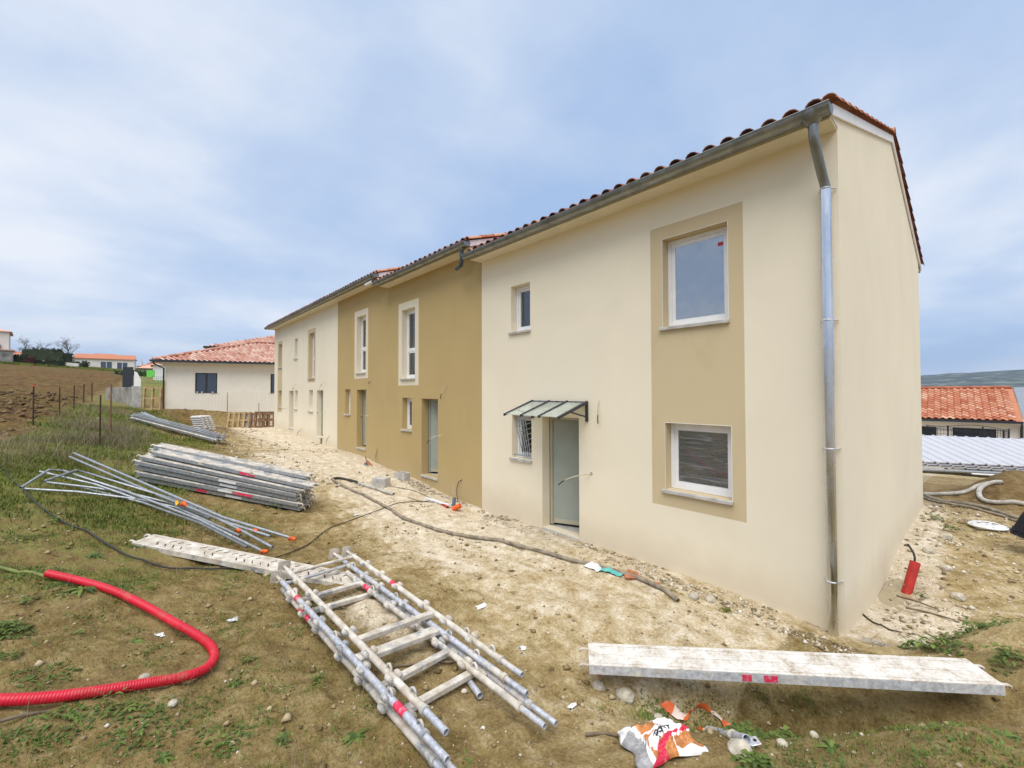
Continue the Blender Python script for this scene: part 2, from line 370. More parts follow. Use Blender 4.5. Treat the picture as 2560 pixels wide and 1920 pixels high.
def glass(name,tint=(.75,.8,.82),base=.06,refl=.9):
    t=NT(name); tr=t.n('ShaderNodeBsdfTransparent'); tr.inputs[0].default_value=(*tint,1)
    gl=t.n('ShaderNodeBsdfGlossy'); gl.inputs['Roughness'].default_value=.03; gl.inputs[0].default_value=(1,1,1,1)
    fr=t.n('ShaderNodeFresnel'); fr.inputs[0].default_value=1.55
    f=t.math('ADD',t.math('MULTIPLY',fr.outputs[0],refl),base,True)
    mx=t.n('ShaderNodeMixShader'); t.L(f,mx.inputs[0]); t.L(tr.outputs[0],mx.inputs[1]); t.L(gl.outputs[0],mx.inputs[2]); t.L(mx.outputs[0],t.out.inputs[0]); return t.m
M['glass']=glass('window_glass')
M['glass_frost']=None
def film(name,milk,rough,wr,c=(.8,.84,.88),bs=.55,gb=.10):
    t=NT(name); co=t.coord('World'); tr=t.n('ShaderNodeBsdfTransparent'); df=t.n('ShaderNodeBsdfDiffuse'); df.inputs[0].default_value=(*c,1)
    gl=t.n('ShaderNodeBsdfGlossy'); gl.inputs['Roughness'].default_value=rough
    w=t.noise(5,5,.62,t.map(co,(5,5,.35) if wr==0 else (.3,.3,4.5)),1.6)
    nb=t.bump(w,bs,.03)
    t.L(nb,gl.inputs['Normal'])
    streak=t.mr(w,.60 if wr==0 else .55,.72 if wr==0 else .64,0,.30 if wr==0 else .20)
    m1=t.n('ShaderNodeMixShader'); t.L(t.math('ADD',streak,milk,True),m1.inputs[0]); t.L(tr.outputs[0],m1.inputs[1]); t.L(df.outputs[0],m1.inputs[2])
    fr=t.n('ShaderNodeFresnel'); fr.inputs[0].default_value=1.5; t.L(nb,fr.inputs['Normal'])
    m2=t.n('ShaderNodeMixShader'); t.L(t.math('ADD',t.math('MULTIPLY',fr.outputs[0],.9),gb,True),m2.inputs[0]); t.L(m1.outputs[0],m2.inputs[1]); t.L(gl.outputs[0],m2.inputs[2]); t.L(m2.outputs[0],t.out.inputs[0]); return t.m
M['film_milky']=film('milky_protective_film',.20,.06,0,(.46,.53,.64),.05,.38)
M['film_clear']=film('clear_protective_film',.03,.2,1)
def frost():
    t=NT('frosted_awning_pane'); tr=t.n('ShaderNodeBsdfTransparent'); tr.inputs[0].default_value=(.82,.86,.83,1)
    df=t.n('ShaderNodeBsdfPrincipled'); df.inputs['Base Color'].default_value=(.62,.66,.60,1); df.inputs['Roughness'].default_value=.25
    mx=t.n('ShaderNodeMixShader'); t.L(t.mr(t.noise(2.5,4,.6,t.coord('World')),.3,.7,.35,.6),mx.inputs[0]); t.L(tr.outputs[0],mx.inputs[1]); t.L(df.outputs[0],mx.inputs[2]); t.L(mx.outputs[0],t.out.inputs[0]); return t.m
M['glass_frost']=frost()
def leafmat(name,a,b,trans=.25):
    t=NT(name); col=t.ramp(t.attr('tint'),[(0,a),(1,b)])
    t.fin(col,.6,0,None,.3)
    tl=t.n('ShaderNodeBsdfTranslucent'); t.L(col,tl.inputs[0]); mx=t.n('ShaderNodeMixShader'); mx.inputs[0].default_value=trans
    t.L(t.b.outputs[0],mx.inputs[1]); t.L(tl.outputs[0],mx.inputs[2]); t.L(mx.outputs[0],t.out.inputs[0]); return t.m
M['grass']=leafmat('grass_blades',(.055,.085,.010),(.27,.30,.055))
M['drygrass']=leafmat('dry_stalks',(.13,.10,.065),(.34,.27,.17))
M['weed']=leafmat('weed_leaf',(.045,.085,.018),(.20,.27,.06))
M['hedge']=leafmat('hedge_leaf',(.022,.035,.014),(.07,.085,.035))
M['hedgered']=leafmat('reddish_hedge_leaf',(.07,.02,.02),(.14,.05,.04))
M['bush']=leafmat('bush_leaf',(.035,.07,.02),(.10,.15,.05))
def ground():
    t=NT('site_soil'); co=t.coord('World'); at=t.n('ShaderNodeAttribute',attribute_name='mask'); sp=t.n('ShaderNodeSeparateColor'); t.L(at.outputs['Color'],sp.inputs[0])
    chalk,green,field=sp.outputs[0],sp.outputs[1],sp.outputs[2]
    n_a=t.noise(1.1,6,.62,co,.3); n_b=t.noise(6,6,.65,co); n_c=t.noise(38,4,.7,co); n_d=t.noise(150,3,.6,co)
    soil=t.ramp(t.math('ADD',t.math('MULTIPLY',n_b,.6),t.math('MULTIPLY',n_c,.4)),[(.28,(.06,.038,.012)),(.42,(.165,.112,.040)),(.54,(.27,.195,.080)),(.70,(.46,.37,.215))])
    soil=t.mix(t.mr(n_a,.45,.7,0,.35),soil,(.30,.22,.10))
    drys=t.ramp(t.math('ADD',t.math('MULTIPLY',n_b,.55),t.math('MULTIPLY',n_c,.45)),[(.30,(.115,.072,.025)),(.41,(.33,.235,.10)),(.53,(.49,.38,.20)),(.70,(.74,.64,.45))])
    soil=t.mix(t.mr(t.math('ADD',at.outputs['Alpha'],t.math('MULTIPLY',t.math('SUBTRACT',n_a,.5),.9)),.2,.8),soil,drys)
    chal=t.ramp(t.math('ADD',t.math('MULTIPLY',n_b,.5),t.math('MULTIPLY',n_c,.5)),[(.28,(.27,.20,.11)),(.42,(.50,.40,.26)),(.54,(.68,.59,.45)),(.68,(.86,.81,.71))])
    cf=t.mr(t.math('ADD',chalk,t.math('MULTIPLY',t.math('SUBTRACT',t.math('ADD',t.math('MULTIPLY',n_a,.55),t.math('ADD',t.math('MULTIPLY',n_b,.33),t.math('MULTIPLY',n_c,.12))),.5),1.6)),.25,.90)
    col=t.mix(cf,soil,chal)
    mos=t.ramp(n_c,[(.3,(.06,.075,.012)),(.7,(.26,.27,.07))])
    gf=t.mr(t.math('ADD',green,t.math('MULTIPLY',t.math('SUBTRACT',t.math('ADD',t.math('MULTIPLY',n_b,.6),t.math('MULTIPLY',n_c,.4)),.5),1.9)),.48,.80,0,.8)
    col=t.mix(gf,col,mos)
    fcol=t.ramp(t.math('ADD',t.math('MULTIPLY',t.noise(1.6,6,.68,co),.6),t.math('MULTIPLY',n_b,.4)),[(.34,(.045,.024,.009)),(.5,(.15,.085,.030)),(.66,(.27,.17,.07))])
    fcol=t.mix(t.mr(t.noise(.12,4,.6,co),.46,.66,0,.3),fcol,(.15,.14,.03))
    col=t.mix(field,col,fcol)
    speck=t.mr(n_d,.67,.73,0,.28)
    col=t.mix(speck,col,(.55,.49,.38))
    nb=t.bump(t.math('MULTIPLY',t.noise(1.7,5,.65,co),field),1.0,.35); nb=t.bump(n_b,.6,.06,nb); nb=t.bump(n_c,.8,.025,nb); nb=t.bump(n_d,.5,.008,nb)
    return t.fin(col,.95,0,nb,.15)
M['ground']=ground()
def hillm():
    t=NT('far_hills'); co=t.coord('World'); f=t.noise(.012,6,.7,co); g=t.noise(.03,5,.7,co)
    col=t.ramp(t.math('ADD',t.math('MULTIPLY',f,.6),t.math('MULTIPLY',g,.4)),[(.36,(.015,.025,.02)),(.50,(.04,.055,.04)),(.56,(.13,.15,.10)),(.66,(.42,.40,.33))])
    return t.fin(col,.95,0)
M['hill']=hillm()
def water():
    t=NT('puddle_water'); t.b.inputs['Base Color'].default_value=(.36,.30,.19,1); t.b.inputs['Roughness'].default_value=.02; t.b.inputs['Specular IOR Level'].default_value=.6
    t.L(t.bump(t.noise(3,2,.5,t.coord('World')),.02,.01),t.b.inputs['Normal']); return t.m
M['water']=water()
def paint(name,c):
    t=NT(name); co=t.coord('World'); f=t.noise(22,5,.7,co)
    col=t.mix(t.mr(f,.5,.68,0,.6),c,(.45,.45,.45)); return t.fin(col,.6,0)
M['redpaint']=paint('worn_red_paint',(.72,.03,.09))
M['whitelabel']=paint('worn_white_label',(.72,.73,.73))
M['bagwhite']=plain('bag_white_plastic',(.80,.80,.80),.35,0,.06,9,.1)
M['bagorange']=plain('bag_orange_print',(.55,.22,.07),.35,0,.3,18,.1)
M['bagred']=plain('bag_red_print',(.62,.03,.07),.35,0,.15,12,.1)
M['baggrey']=plain('bag_grey_inside',(.34,.33,.33),.45,0,.2,12,.1)
M['greenwire']=plain('green_wire',(.22,.36,.22),.5)
M['stonepale']=plain('pale_concrete',(.62,.60,.57),.9,0,.12,6,.4)
def tapem():
    t=NT('orange_white_tape'); co=t.coord('World'); w=t.n('ShaderNodeTexWave'); w.inputs['Scale'].default_value=1.6; t.L(t.map(co,(1,1.3,0)),w.inputs['Vector'])
    col=t.mix(t.mr(w.outputs['Fac'],.62,.70),(.72,.14,.04),(.75,.62,.55)); return t.fin(col,.4)
M['tape']=tapem()
def grav():
    t=NT('gravel'); col=t.ramp(t.attr('tint'),[(0,(.17,.125,.07)),(.5,(.36,.29,.19)),(.85,(.55,.48,.37)),(1,(.74,.70,.62))]); return t.fin(col,.95,0,None,.15)
M['gravel']=grav()
def clodm():
    t=NT('clods'); col=t.ramp(t.attr('tint'),[(0,(.07,.04,.02)),(1,(.22,.15,.08))]); return t.fin(col,.95,0,None,.15)
M['clod']=clodm()

def plasterdeck():
    t=NT('plaster_caked_deck'); co=t.coord('World'); f=t.noise(7,6,.7,co); g=t.noise(40,4,.65,co)
    col=t.ramp(t.math('ADD',t.math('MULTIPLY',f,.65),t.math('MULTIPLY',g,.35)),[(.34,(.30,.22,.13)),(.45,(.56,.51,.44)),(.58,(.72,.70,.66))])
    return t.fin(col,.9,0,t.bump(g,.4,.006),.2)
M['plasterdeck']=plasterdeck()

def dryclod():
    t=NT('dry_clods'); co=t.coord('World'); col=t.ramp(t.attr('tint'),[(0,(.12,.085,.035)),(.6,(.30,.225,.11)),(1,(.50,.41,.26))]); return t.fin(col,.95,0,t.bump(t.noise(60,3,.6,co),.5,.01),.15)
M['dryclod']=dryclod()
# ================================================================ ground
def axis(a,b,fine,grow,lim0,lim1):
    xs=list(np.arange(a,b,fine)); d=fine
    up=[];x=b;d=fine
    while x<lim1: up.append(x); d*=1+grow; x+=d
    up.append(lim1); dn=[];x=a-fine;d=fine
    while x>lim0: dn.append(x); d*=1+grow; x-=d
    dn.append(lim0); return np.array(dn[::-1]+xs+up)
gx=axis(-6.5,1.6,.034,.034,-3500,3500); gy=axis(-6.6,.4,.034,.036,-3500,3500)
GX,GY=np.meshgrid(gx,gy); X=GX.ravel(); Y=GY.ravel(); Z=HN(X,Y)
# puddle hollow beside the gable
Z=Z-.15*gauss(X,Y,.13,2.5,.18,.62)
inside=(X>-24.9)&(X<-.15)&(Y>.12)&(Y<7.8); Z=np.where(inside,Z-.25,Z)
nx,ny=len(gx),len(gy)
me=bpy.data.meshes.new('ground')
idx=np.arange(nx*ny).reshape(ny,nx)
quads=np.stack([idx[:-1,:-1],idx[:-1,1:],idx[1:,1:],idx[1:,:-1]],-1).reshape(-1,4)
me.vertices.add(nx*ny); me.vertices.foreach_set('co',np.stack([X,Y,Z],-1).ravel())
me.loops.add(quads.size); me.loops.foreach_set('vertex_index',quads.ravel())
me.polygons.add(len(quads)); me.polygons.foreach_set('loop_start',np.arange(0,quads.size,4)); me.polygons.foreach_set('loop_total',np.full(len(quads),4))
me.polygons.foreach_set('use_smooth',np.ones(len(quads),bool)); me.update()
def chalkmask(x,y):
    c=.92*sst(-3.6,-1.0,y)*(.42+.58*sst(-3.,-6.5,x))+.25*sst(-5.0,-3.4,y)*sst(-10,-5,x)
    c=c*sst(-29,-25,x)+0*x
    c=np.maximum(c,.62*gauss(x,y,-4.9,-2.2,1.6,.7)); c=np.maximum(c,.60*gauss(x,y,-3.3,-3.7,.9,.35)); c=np.maximum(c,.75*gauss(x,y,-12.5,-2.6,3,.8)); c=np.maximum(c,.5*sst(-.9,-.1,y)*(x<.1))
    c=np.where((y>-.3)&(x>-.3),np.maximum(.95*sst(.95,.55,x+.05*y)*sst(9.5,7.5,y),.95*sst(.95,.55,x+.05*y)*0+1.35*gauss(x,y,.5,1.15,.33,.75)),c)
    c=np.where((x>-.3)&(y>-.3),np.maximum(c,.35),c)
    c=np.maximum(c,.30*sst(-.6,.3,x)*sst(-.3,-1.,y)*0)
    c=np.maximum(c,1.15*gauss(x,y,-13,-2.2,1.8,.5)); c=np.maximum(c,1.0*gauss(x,y,-4.5,-2.2,.8,.3)); c=np.maximum(c,.95*gauss(x,y,-3.4,-3.8,.6,.2)); c=np.maximum(c,.9*gauss(x,y,-7.2,-2.2,.6,.25))
    c=c*(1-.85*sst(-.7,0.,x)*sst(.3,-.3,y-.25*np.clip(x-.3,0,1)))
    return c*(1-fieldmask(x,y))
def greenmask(x,y):
    g=.62*sst(-4.3,-6.0,y+.02*x)*sst(-2.6,-5.5,x)
    g=np.maximum(g,.72*sst(-4.3,-5.4,y)*sst(-6.5,-8.5,x)); g=np.maximum(g,.36*sst(-3.4,-4.4,y)); g=np.maximum(g,.5*gauss(x,y,-16,-4.3,3,.6))
    g=np.maximum(g,.75*gauss(x,y,-.25,-2.15,.9,.25,.73)); g=np.maximum(g,.42*sst(-.9,0,x)*sst(0.4,-.3,y)*(y<.5)); g=np.maximum(g,.6*gauss(x,y,1.0,.3,.35,.35))
    g=np.maximum(g,.45*sst(8.5,10.5,y)); g=np.where((x<-26)&(y>-5),np.maximum(g,.35),g)
    g=np.where((x<-45),.8,g)
    return np.clip(g,0,1)*(1-fieldmask(x,y))
mk=np.zeros((nx*ny,4),np.float32); mk[:,0]=chalkmask(X,Y); mk[:,1]=greenmask(X,Y); mk[:,2]=np.maximum(fieldmask(X,Y),.85*np.clip(gauss(X,Y,-27,-3.0,3.6,.75,.05)*1.5,0,1)*sst(-2.1+.0*X,-2.9,Y-.12*(X+27)))
mk[:,2]=np.maximum(mk[:,2],np.clip(.75*gauss(X,Y,1.35,10.7,.7,1.1)+.5*sst(7.2,9.2,Y)*(X>-1)*(Y<15),0,.8)); mk[:,3]=np.where(X<-.4,(.35*sst(-5.0,-3.6,Y+.03*X)+.55*sst(-4.2,-1.2,Y+.03*X))*sst(-32,-24,X),np.where(Y>-.3,.6,.22))
a=me.attributes.new('mask','FLOAT_COLOR','POINT'); a.data.foreach_set('color',mk.ravel())
me.materials.append(M['ground'])
gro=bpy.data.objects.new('ground',me); COL.objects.link(gro); gro['kind']='structure'

# ================================================================ far hills
m=MB(); grid=[]
az=np.linspace(R(20),R(150),180)
for j,(rad,hh) in enumerate(((900,-18),(1400,-10),(1900,15),(2500,66),(3000,84),(3300,40))):
    row=[]
    for i,a_ in enumerate(az):
        x,y=rad*math.cos(a_),rad*math.sin(a_)
        n=float(fbm(np.array([i*.11+j*.03]),np.array([j*.35]),77,4)[0])
        row.append((x,y,hh+(n-.5)*(0,12,30,70,90,20)[j]))
    grid.append(row)
m.sheet(grid); hl=m.build('hills',M['hill']); hl['kind']='structure'

# ================================================================ terrace of five dwellings
ZW=5.40            # wall head of the end house
RISE=.325; DEPTH=8.0; YR=4.0
def facade(mb,x0,x1,z0,z1,ops,y=0.,mi=0,rev=.2,revmi=None):
    """wall face in plane y with rectangular openings (ox0,ox1,oz0,oz1) and their reveals"""
    xs=sorted({x0,x1,*[c for o in ops for c in o[:2] if x0<c<x1]}); zs=sorted({z0,z1,*[c for o in ops for c in o[2:4] if z0<c<z1]})
    for i in range(len(xs)-1):
        for k in range(len(zs)-1):
            cx,cz=(xs[i]+xs[i+1])/2,(zs[k]+zs[k+1])/2
            if any(o[0]<cx<o[1] and o[2]<cz<o[3] for o in ops): continue
            mb.add([(xs[i],y,zs[k]),(xs[i+1],y,zs[k]),(xs[i+1],y,zs[k+1]),(xs[i],y,zs[k+1])],[(0,1,2,3)],mi)
    if rev:
        r=revmi if revmi is not None else mi
        for a,b,c,d in [o[:4] for o in ops]:
            mb.add([(a,y,c),(a,y+rev,c),(a,y+rev,d),(a,y,d)],[(0,1,2,3)],r)
            mb.add([(b,y,c),(b,y,d),(b,y+rev,d),(b,y+rev,c)],[(0,1,2,3)],r)
            mb.add([(a,y,d),(a,y+rev,d),(b,y+rev,d),(b,y,d)],[(0,1,2,3)],r)
            mb.add([(a,y,c),(b,y,c),(b,y+rev,c),(a,y+rev,c)],[(0,1,2,3)],r)
def ring(mb,a,b,c,d,w,y0,y1,mi=0):
    mb.box(a,b,y0,y1,c,c+w,mi); mb.box(a,b,y0,y1,d-w,d,mi); mb.box(a,a+w,y0,y1,c+w,d-w,mi); mb.box(b-w,b,y0,y1,c+w,d-w,mi)
def window(house,a,b,c,d,rev=.2,film=None,transom=None,sill=True,frame='white',name='window',dark=False):
    y=rev-.005
    mb=MB(); ring(mb,a+.004,b-.004,c+.004,d-.004,.055,y-.045,y+.03)
    w=mb.build(name,M[frame],house)
    panes=[(c+.06,d-.06)] if transom is None else [(c+.06,transom-.02),(transom+.02,d-.06)]
    s=MB()
    if transom is not None: s.box(a+.06,b-.06,y-.04,y+.03,transom-.03,transom+.03)
    for p,q in panes: ring(s,a+.061,b-.061,p+.001,q-.001,.05,y-.03,y+.02)
    s.build('sash',M[frame],w)
    for p,q in panes:
        g=MB(); g.box(a+.105,b-.105,y-.012,y-.004,p+.045,q-.045); g.build('pane',M['glass'],w)
    if film:
        f=MB(); nn=16; gr=[]
        for i in range(nn):
            row=[]
            for j in range(nn):
                u,v=j/(nn-1),i/(nn-1); row.append((a+.108+u*(b-a-.216),y-.022-.008*random.random(),c+.108+v*(d-c-.216)))
            gr.append(row)
        f.sheet(gr); f.build('protective_film',M[film],w)
    if sill:
        q=MB(); q.box(a-.045,b+.02,-.05,y-.05,c-.05,c-.002,bev=.006); q.build('sill',M['sill'],house)
    return w
def trim_edges(house,a,b,c,d):
    e=MB(); t=.006
    e.box(a-t,a,-.004,.004,c,d+t); e.box(b,b+t,-.004,.004,c,d+t); e.box(a,b,-.004,.004,d,d+t)
    e.build('corner_bead',M['white'],house)
def surround(house,a,b,c,d,ops,mat):
    s=MB(); facade(s,a,b,c,d,ops,y=-.003,rev=.2)
    # edge lip
    return s.build('painted_surround',M[mat],house)
def gutterhalf(mb,x0,x1,y,z,r=.096,n=10):
    prof=[(y-r*math.cos(math.pi*k/n),z-r*math.sin(math.pi*k/n)) for k in range(n+1)]
    inn=[(y-(r-.006)*math.cos(math.pi*k/n),z-(r-.006)*math.sin(math.pi*k/n)) for k in range(n+1)]
    g=[[(x,p,q) for p,q in prof] for x in (x0,x1)]; mb.sheet(g)
    g=[[(x,p,q) for p,q in inn[::-1]] for x in (x0,x1)]; mb.sheet(g)
    for x in (x0,x1): mb.add([(x,p,q) for p,q in prof],[tuple(range(n+1))])
    mb.tube([(x0,y-r,z),(x1,y-r,z)],.010,8)
# shared tile meshes (local: +X across, +Y up the slope)
def covermesh(name,mat,tint,r0=.088,r1=.07,L=.42,n=6,th=.011):
    m=MB(); o=[];i_=[]
    for (yy,rr) in ((0,r0),(L,r1)):
        o.append([(rr*math.cos(math.pi*k/n),yy,rr*math.sin(math.pi*k/n)*.92) for k in range(n+1)])
        i_.append([((rr-th)*math.cos(math.pi*k/n),yy,(rr-th)*math.sin(math.pi*k/n)*.92) for k in range(n+1)])
    m.sheet([o[0],o[1]],tint=tint); m.sheet([i_[1],i_[0]],tint=tint)
    m.add(o[0]+i_[0],[(k,k+1,n+2+k,n+1+k) for k in range(n)],tint=tint)
    return m.mesh(name,mat)
TILES={}
for key,mat in (('d','tile_dark'),('n','tile_new'),('o','tile_orange')):
    for q in range(4): TILES[key,q]=covermesh('roof_tile',M[mat],(.1,.4,.7,.95)[q])
def roof_pair(house,x0,x1,ze,verge_r,verge_l,ridge_tiles=True):
    """gable roof: tiles, ridge, fascia, soffit. ze = soffit height"""
    ang=math.atan(RISE); yE=-.42; zr0=ze+.112     # tile underside height at y=yE
    def zt(y): return zr0+(y-yE)*RISE if y<=YR else zr0+(2*YR-y-yE)*RISE
    # roof deck slabs
    m=MB()
    for a,b in ((yE+.05,YR),(YR,2*YR-yE-.05)):
        pr=[(x0,a,zt(a)-.07),(x0,b,zt(b)-.07),(x0,b,zt(b)-.01),(x0,a,zt(a)-.01)]
        m.prism(pr,(x1-x0,0,0))
    rf=m.build('roof',M['oldtimber'],house)
    n=int((x1-x0)/.22); p=(x1-x0)/n
    # eave course of cover tiles, one object each
    for i in range(n):
        x=x0+(i+.5)*p
        inst('roof_tile',TILES['d' if (i%9) else 'n',random.randrange(4)],rf,(x+random.uniform(-.006,.006),yE+random.uniform(-.012,.006),zt(yE)+.004),(ang+random.uniform(-.01,.01),0,random.uniform(-.03,.03)))
    # all other courses joined
    m=MB(); nr=11
    for j in range(nr):
        for side in (0,1):
            for i in range(n):
                if side==0 and j==0: continue
                x=x0+(i+.5)*p; y=yE+j*.385; tint=random.random()
                for kk in range(2):
                    off=0 if kk==0 else p/2
                    if kk==1 and i==n-1: continue
                    r=.086; pts=[]
                    for yy,rr in ((y,r),(min(y+.42,YR-.02),r*.84)):
                        if side: Yq=2*YR-yy
                        else: Yq=yy
                        s_=1 if kk==0 else -.55
                        pts.append([(x+off+rr*math.cos(math.pi*k/4),Yq,zt(yy)+(.012 if kk==0 else .04)+s_*rr*math.sin(math.pi*k/4)) for k in range(5)])
                    m.sheet(pts,tint=tint)
    st=m.build('roof_tile_field',M['tile_new'],rf); st['kind']='stuff'
    # ridge
    for i in range(int((x1-x0)/.38)+1):
        x=x0+i*.38
        inst('ridge_tile',TILES['n',random.randrange(4)],rf,(min(x,x1-.36),YR,zt(YR)+.03),(0,random.uniform(-.02,.02),-math.pi/2),(1.5,1,1.4))
    # fascia + soffit
    m=MB(); m.box(x0,x1-.004,-.30,-.0,ze-.002,ze+.022); m.build('soffit',M['soffit'],house)
    m=MB(); m.box(x0,x1-.004,-.325,-.301,ze-.012,ze+.15); m.build('fascia',M['soffit'],house)
    m=MB(); m.box(x0,x1-.004,2*YR,2*YR+.30,ze-.002,ze+.022); m.build('soffit',M['soffit'],house)
    g=MB(); gutterhalf(g,x0-.06,x1+.03,-.418,ze+.082); gut=g.build('gutter',M['zinc'],house)
    for i in range(int((x1-x0)/.62)):
        s=MB(); x=x0+.35+i*.62; r=.0995
        s.sheet([[(x+dx,-.418-r*math.cos(math.pi*k/8),ze+.082-r*math.sin(math.pi*k/8)) for k in range(9)] for dx in (0,.028)]); s.build('gutter_bracket',M['zinc'],gut)
    g=MB(); gutterhalf(g,x0,x1,2*YR+.405,ze+.075); g.build('gutter',M['zinc'],house)
    # verges
    for flag,xs,sg in ((verge_r,x1,1),(verge_l,x0,-1)):
        if not flag: continue
        q=MB(); q.box(min(xs-sg*.05,xs+sg*.004),max(xs-sg*.05,xs+sg*.004),-.299,-.001,ze+.0225,ze+.13); q.build('soffit_end',M['soffit'],house)
        for a,b in ((-.34,YR),(2*YR+.34,YR)):
            lo,hi=min(a,b),max(a,b)
            bb=MB(); w=.11
            prof=[(xs+sg*.006,lo,zt(lo)-.02-w),(xs+sg*.006,hi,zt(hi)-.02-w),(xs+sg*.006,hi,zt(hi)-.012),(xs+sg*.006,lo,zt(lo)-.012)]
            bb.prism(prof,(sg*.022,0,0)); bb.build('barge_board',M['whitepaint'],house)
        for side in (0,1):
            for j in range(12):
                y=yE+.02+j*.36
                if side==0: loc=(xs+sg*.005,y,zt(y)+.02); rot=(ang,0,0)
                else: loc=(xs+sg*.005,2*YR-y,zt(y)+.02); rot=(ang,0,math.pi)
                inst('verge_tile',TILES['n',random.randrange(4)],rf,loc,rot,(.85,1,.85))
    return zt
def shell(house,x0,x1,ze,mat,right=False,left=False,zb=-1.2):
    """rear wall, gables/party walls, floors"""
    m=MB()
    m.add([(x0,DEPTH,zb),(x1,DEPTH,zb),(x1,DEPTH,ze),(x0,DEPTH,ze)],[(3,2,1,0)])
    m.build('rear_wall',mat,house)
    zt=ze+.112+(YR+.42)*RISE-.09
    for x,out in ((x1,right),(x0,left)):
        y1=DEPTH
        m=MB(); m.add([(x,0,zb),(x,y1,zb),(x,y1,ze+.0),(x,y1,ze+.112+.36*RISE-.02),(x,YR,zt),(x,0,ze+.112+.36*RISE-.02)],[tuple(range(6))])
        m.build('gable_wall' if out else 'party_wall',mat if out else M['interior'],house)
    m=MB(); m.box(x0+.02,x1-.02,.3,DEPTH-.02,zb+1.12,zb+1.15); m.box(x0+.02,x1-.02,.3,DEPTH-.02,zb+3.75,zb+3.95); m.box(x0+.02,x1-.02,3.2,3.25,zb+1.15,ze); m.build('inner_floor',M['interior'],house)
def cable(house,pts,r=.007,mat='cablecream',dark=None):
    m=MB(); m.tube(pts,r,6); c=m.build('cable_stub',M[mat],house)
    if dark: d=MB(); d.tube(dark,r*1.35,6); d.build('cable_sleeve',M['black'],c)
    return c
def stub(house,x,z,dx,dz,out=.12,mat='cablecream'):
    """a cable hanging out of the wall from (x,z), its free end at (x+dx,z+dz)"""
    p0=Vector((x,.01,z)); p3=Vector((x+dx,-out,z+dz)); pts=[]
    for i in range(8):
        t=i/7; q=p0.lerp(p3,t); q.y-=math.sin(t*math.pi)*out*.35; q.z+=math.sin(t*math.pi)*.04; pts.append(q)
    cable(house,pts,mat=mat,dark=pts[3:6] if random.random()<.7 else pts[5:])
def door(house,a,b,c,d,mat,frame,swing=.16,rev=.24):
    m=MB(); w=.06; y=rev-.03
    m.box(a+.003,a+w,y,y+.07,c+.02,d-.003); m.box(b-w,b-.003,y,y+.07,c+.02,d-.003); m.box(a+w,b-w,y,y+.07,d-w,d-.003); fr=m.build('door_frame',M[frame],house)
    p=MB(); L=b-a-2*w-.01; p.box(0,L,0,.045,c+.045,d-w-.006,bev=.004); dr=p.build('door',M[mat],house,local=True)
    dr.location=Vector((a+w+.005,y+.03,0))-parent_loc(house); dr.rotation_euler=(0,0,swing)
    k=MB(); k.box(.012,L-.012,-.012,0,c+.05,c+.13); k.build('kick_strip',M['doorframe'],dr,local=True)
    h=MB(); h.tube([(L-.07,-.05,c+1.02),(L-.18,-.05,c+1.02)],.009,8); h.box(L-.09,L-.05,-.02,0,c+.92,c+1.10); h.build('handle',M['galv'],dr,local=True)
    t=MB(); t.box(a+.004,b-.004,-.035,rev+.25,c-.055,c-.003,bev=.006); t.build('threshold',M['sill'],house)
    return dr
LEV={'A':0.,'B':.29,'C':.56}
# ---- end house (cream, sand bands)
A=empty('terraced_house',(-3.2,0,0),'cream end house with awning over its door and sand-coloured window band','house','terrace houses under construction')
x0,x1=-6.40,0.; ze=ZW
opsA=[(-2.08,-1.17,3.46,4.745),(-2.06,-1.15,1.12,2.075),(-5.42,-4.86,3.745,4.68),(-5.40,-4.83,1.20,2.06),(-4.545,-3.66,.0,2.07)]
m=MB(); band=(-2.275,-.98,.88,4.94)
facade(m,x0,x1,-1.2,ze,[band]+opsA[2:],revmi=0); 
m.add([(band[0],0.0,band[2]),(band[1],0.0,band[2])],[]) 
m.build('front_wall',M['cream'],A)
s=MB(); facade(s,band[0],band[1],band[2],band[3],opsA[:2],y=0.,rev=.2); s.build('painted_surround',M['sand'],A)
shell(A,x0,x1,ze,M['cream'],right=True)
w=window(A,*opsA[0],film='film_milky'); q=MB(); q.box(-1.36,-1.29,.165,.168,4.50,4.55); q.build('sticker',M['redpvc'],w); trim_edges(A,*opsA[0])
window(A,*opsA[1],film='film_clear'); trim_edges(A,*opsA[1])
window(A,*opsA[2]); wg=window(A,*opsA[3])
# wrought grille on the small ground floor window, its bars fanned
gm=MB(); a,b,c,d=opsA[3]; yy=.06
gm.tube([(a-.0,yy,d-.06),(b,yy,d-.06)],.012,8); gm.build('grille_rail',M['galv'],wg); gm=MB(); gm.tube([(a,yy,c+.06),(b,yy,c+.06)],.014,8); gm.build('grille_rail',M['galv'],wg)
for i in range(5):
    t=MB(); x=a+.06+i*.055; t.tube([(x-.03+i*.02,yy,d-.07),(x+.20,yy,c+.07)],.010,6); t.build('grille_bar',M['galv'],wg)
for i in range(7):
    t=MB(); z0=c+.12+i*.10; t.tube([(a+.08+(.75-(z0-c))*.02+max(0,(6-i))*.04,yy+.012,z0),(b,yy+.012,z0+.13)],.007,6); t.build('grille_bar',M['galv'],wg)
door(A,*opsA[4],'doorpanel','doorframe',swing=.42)
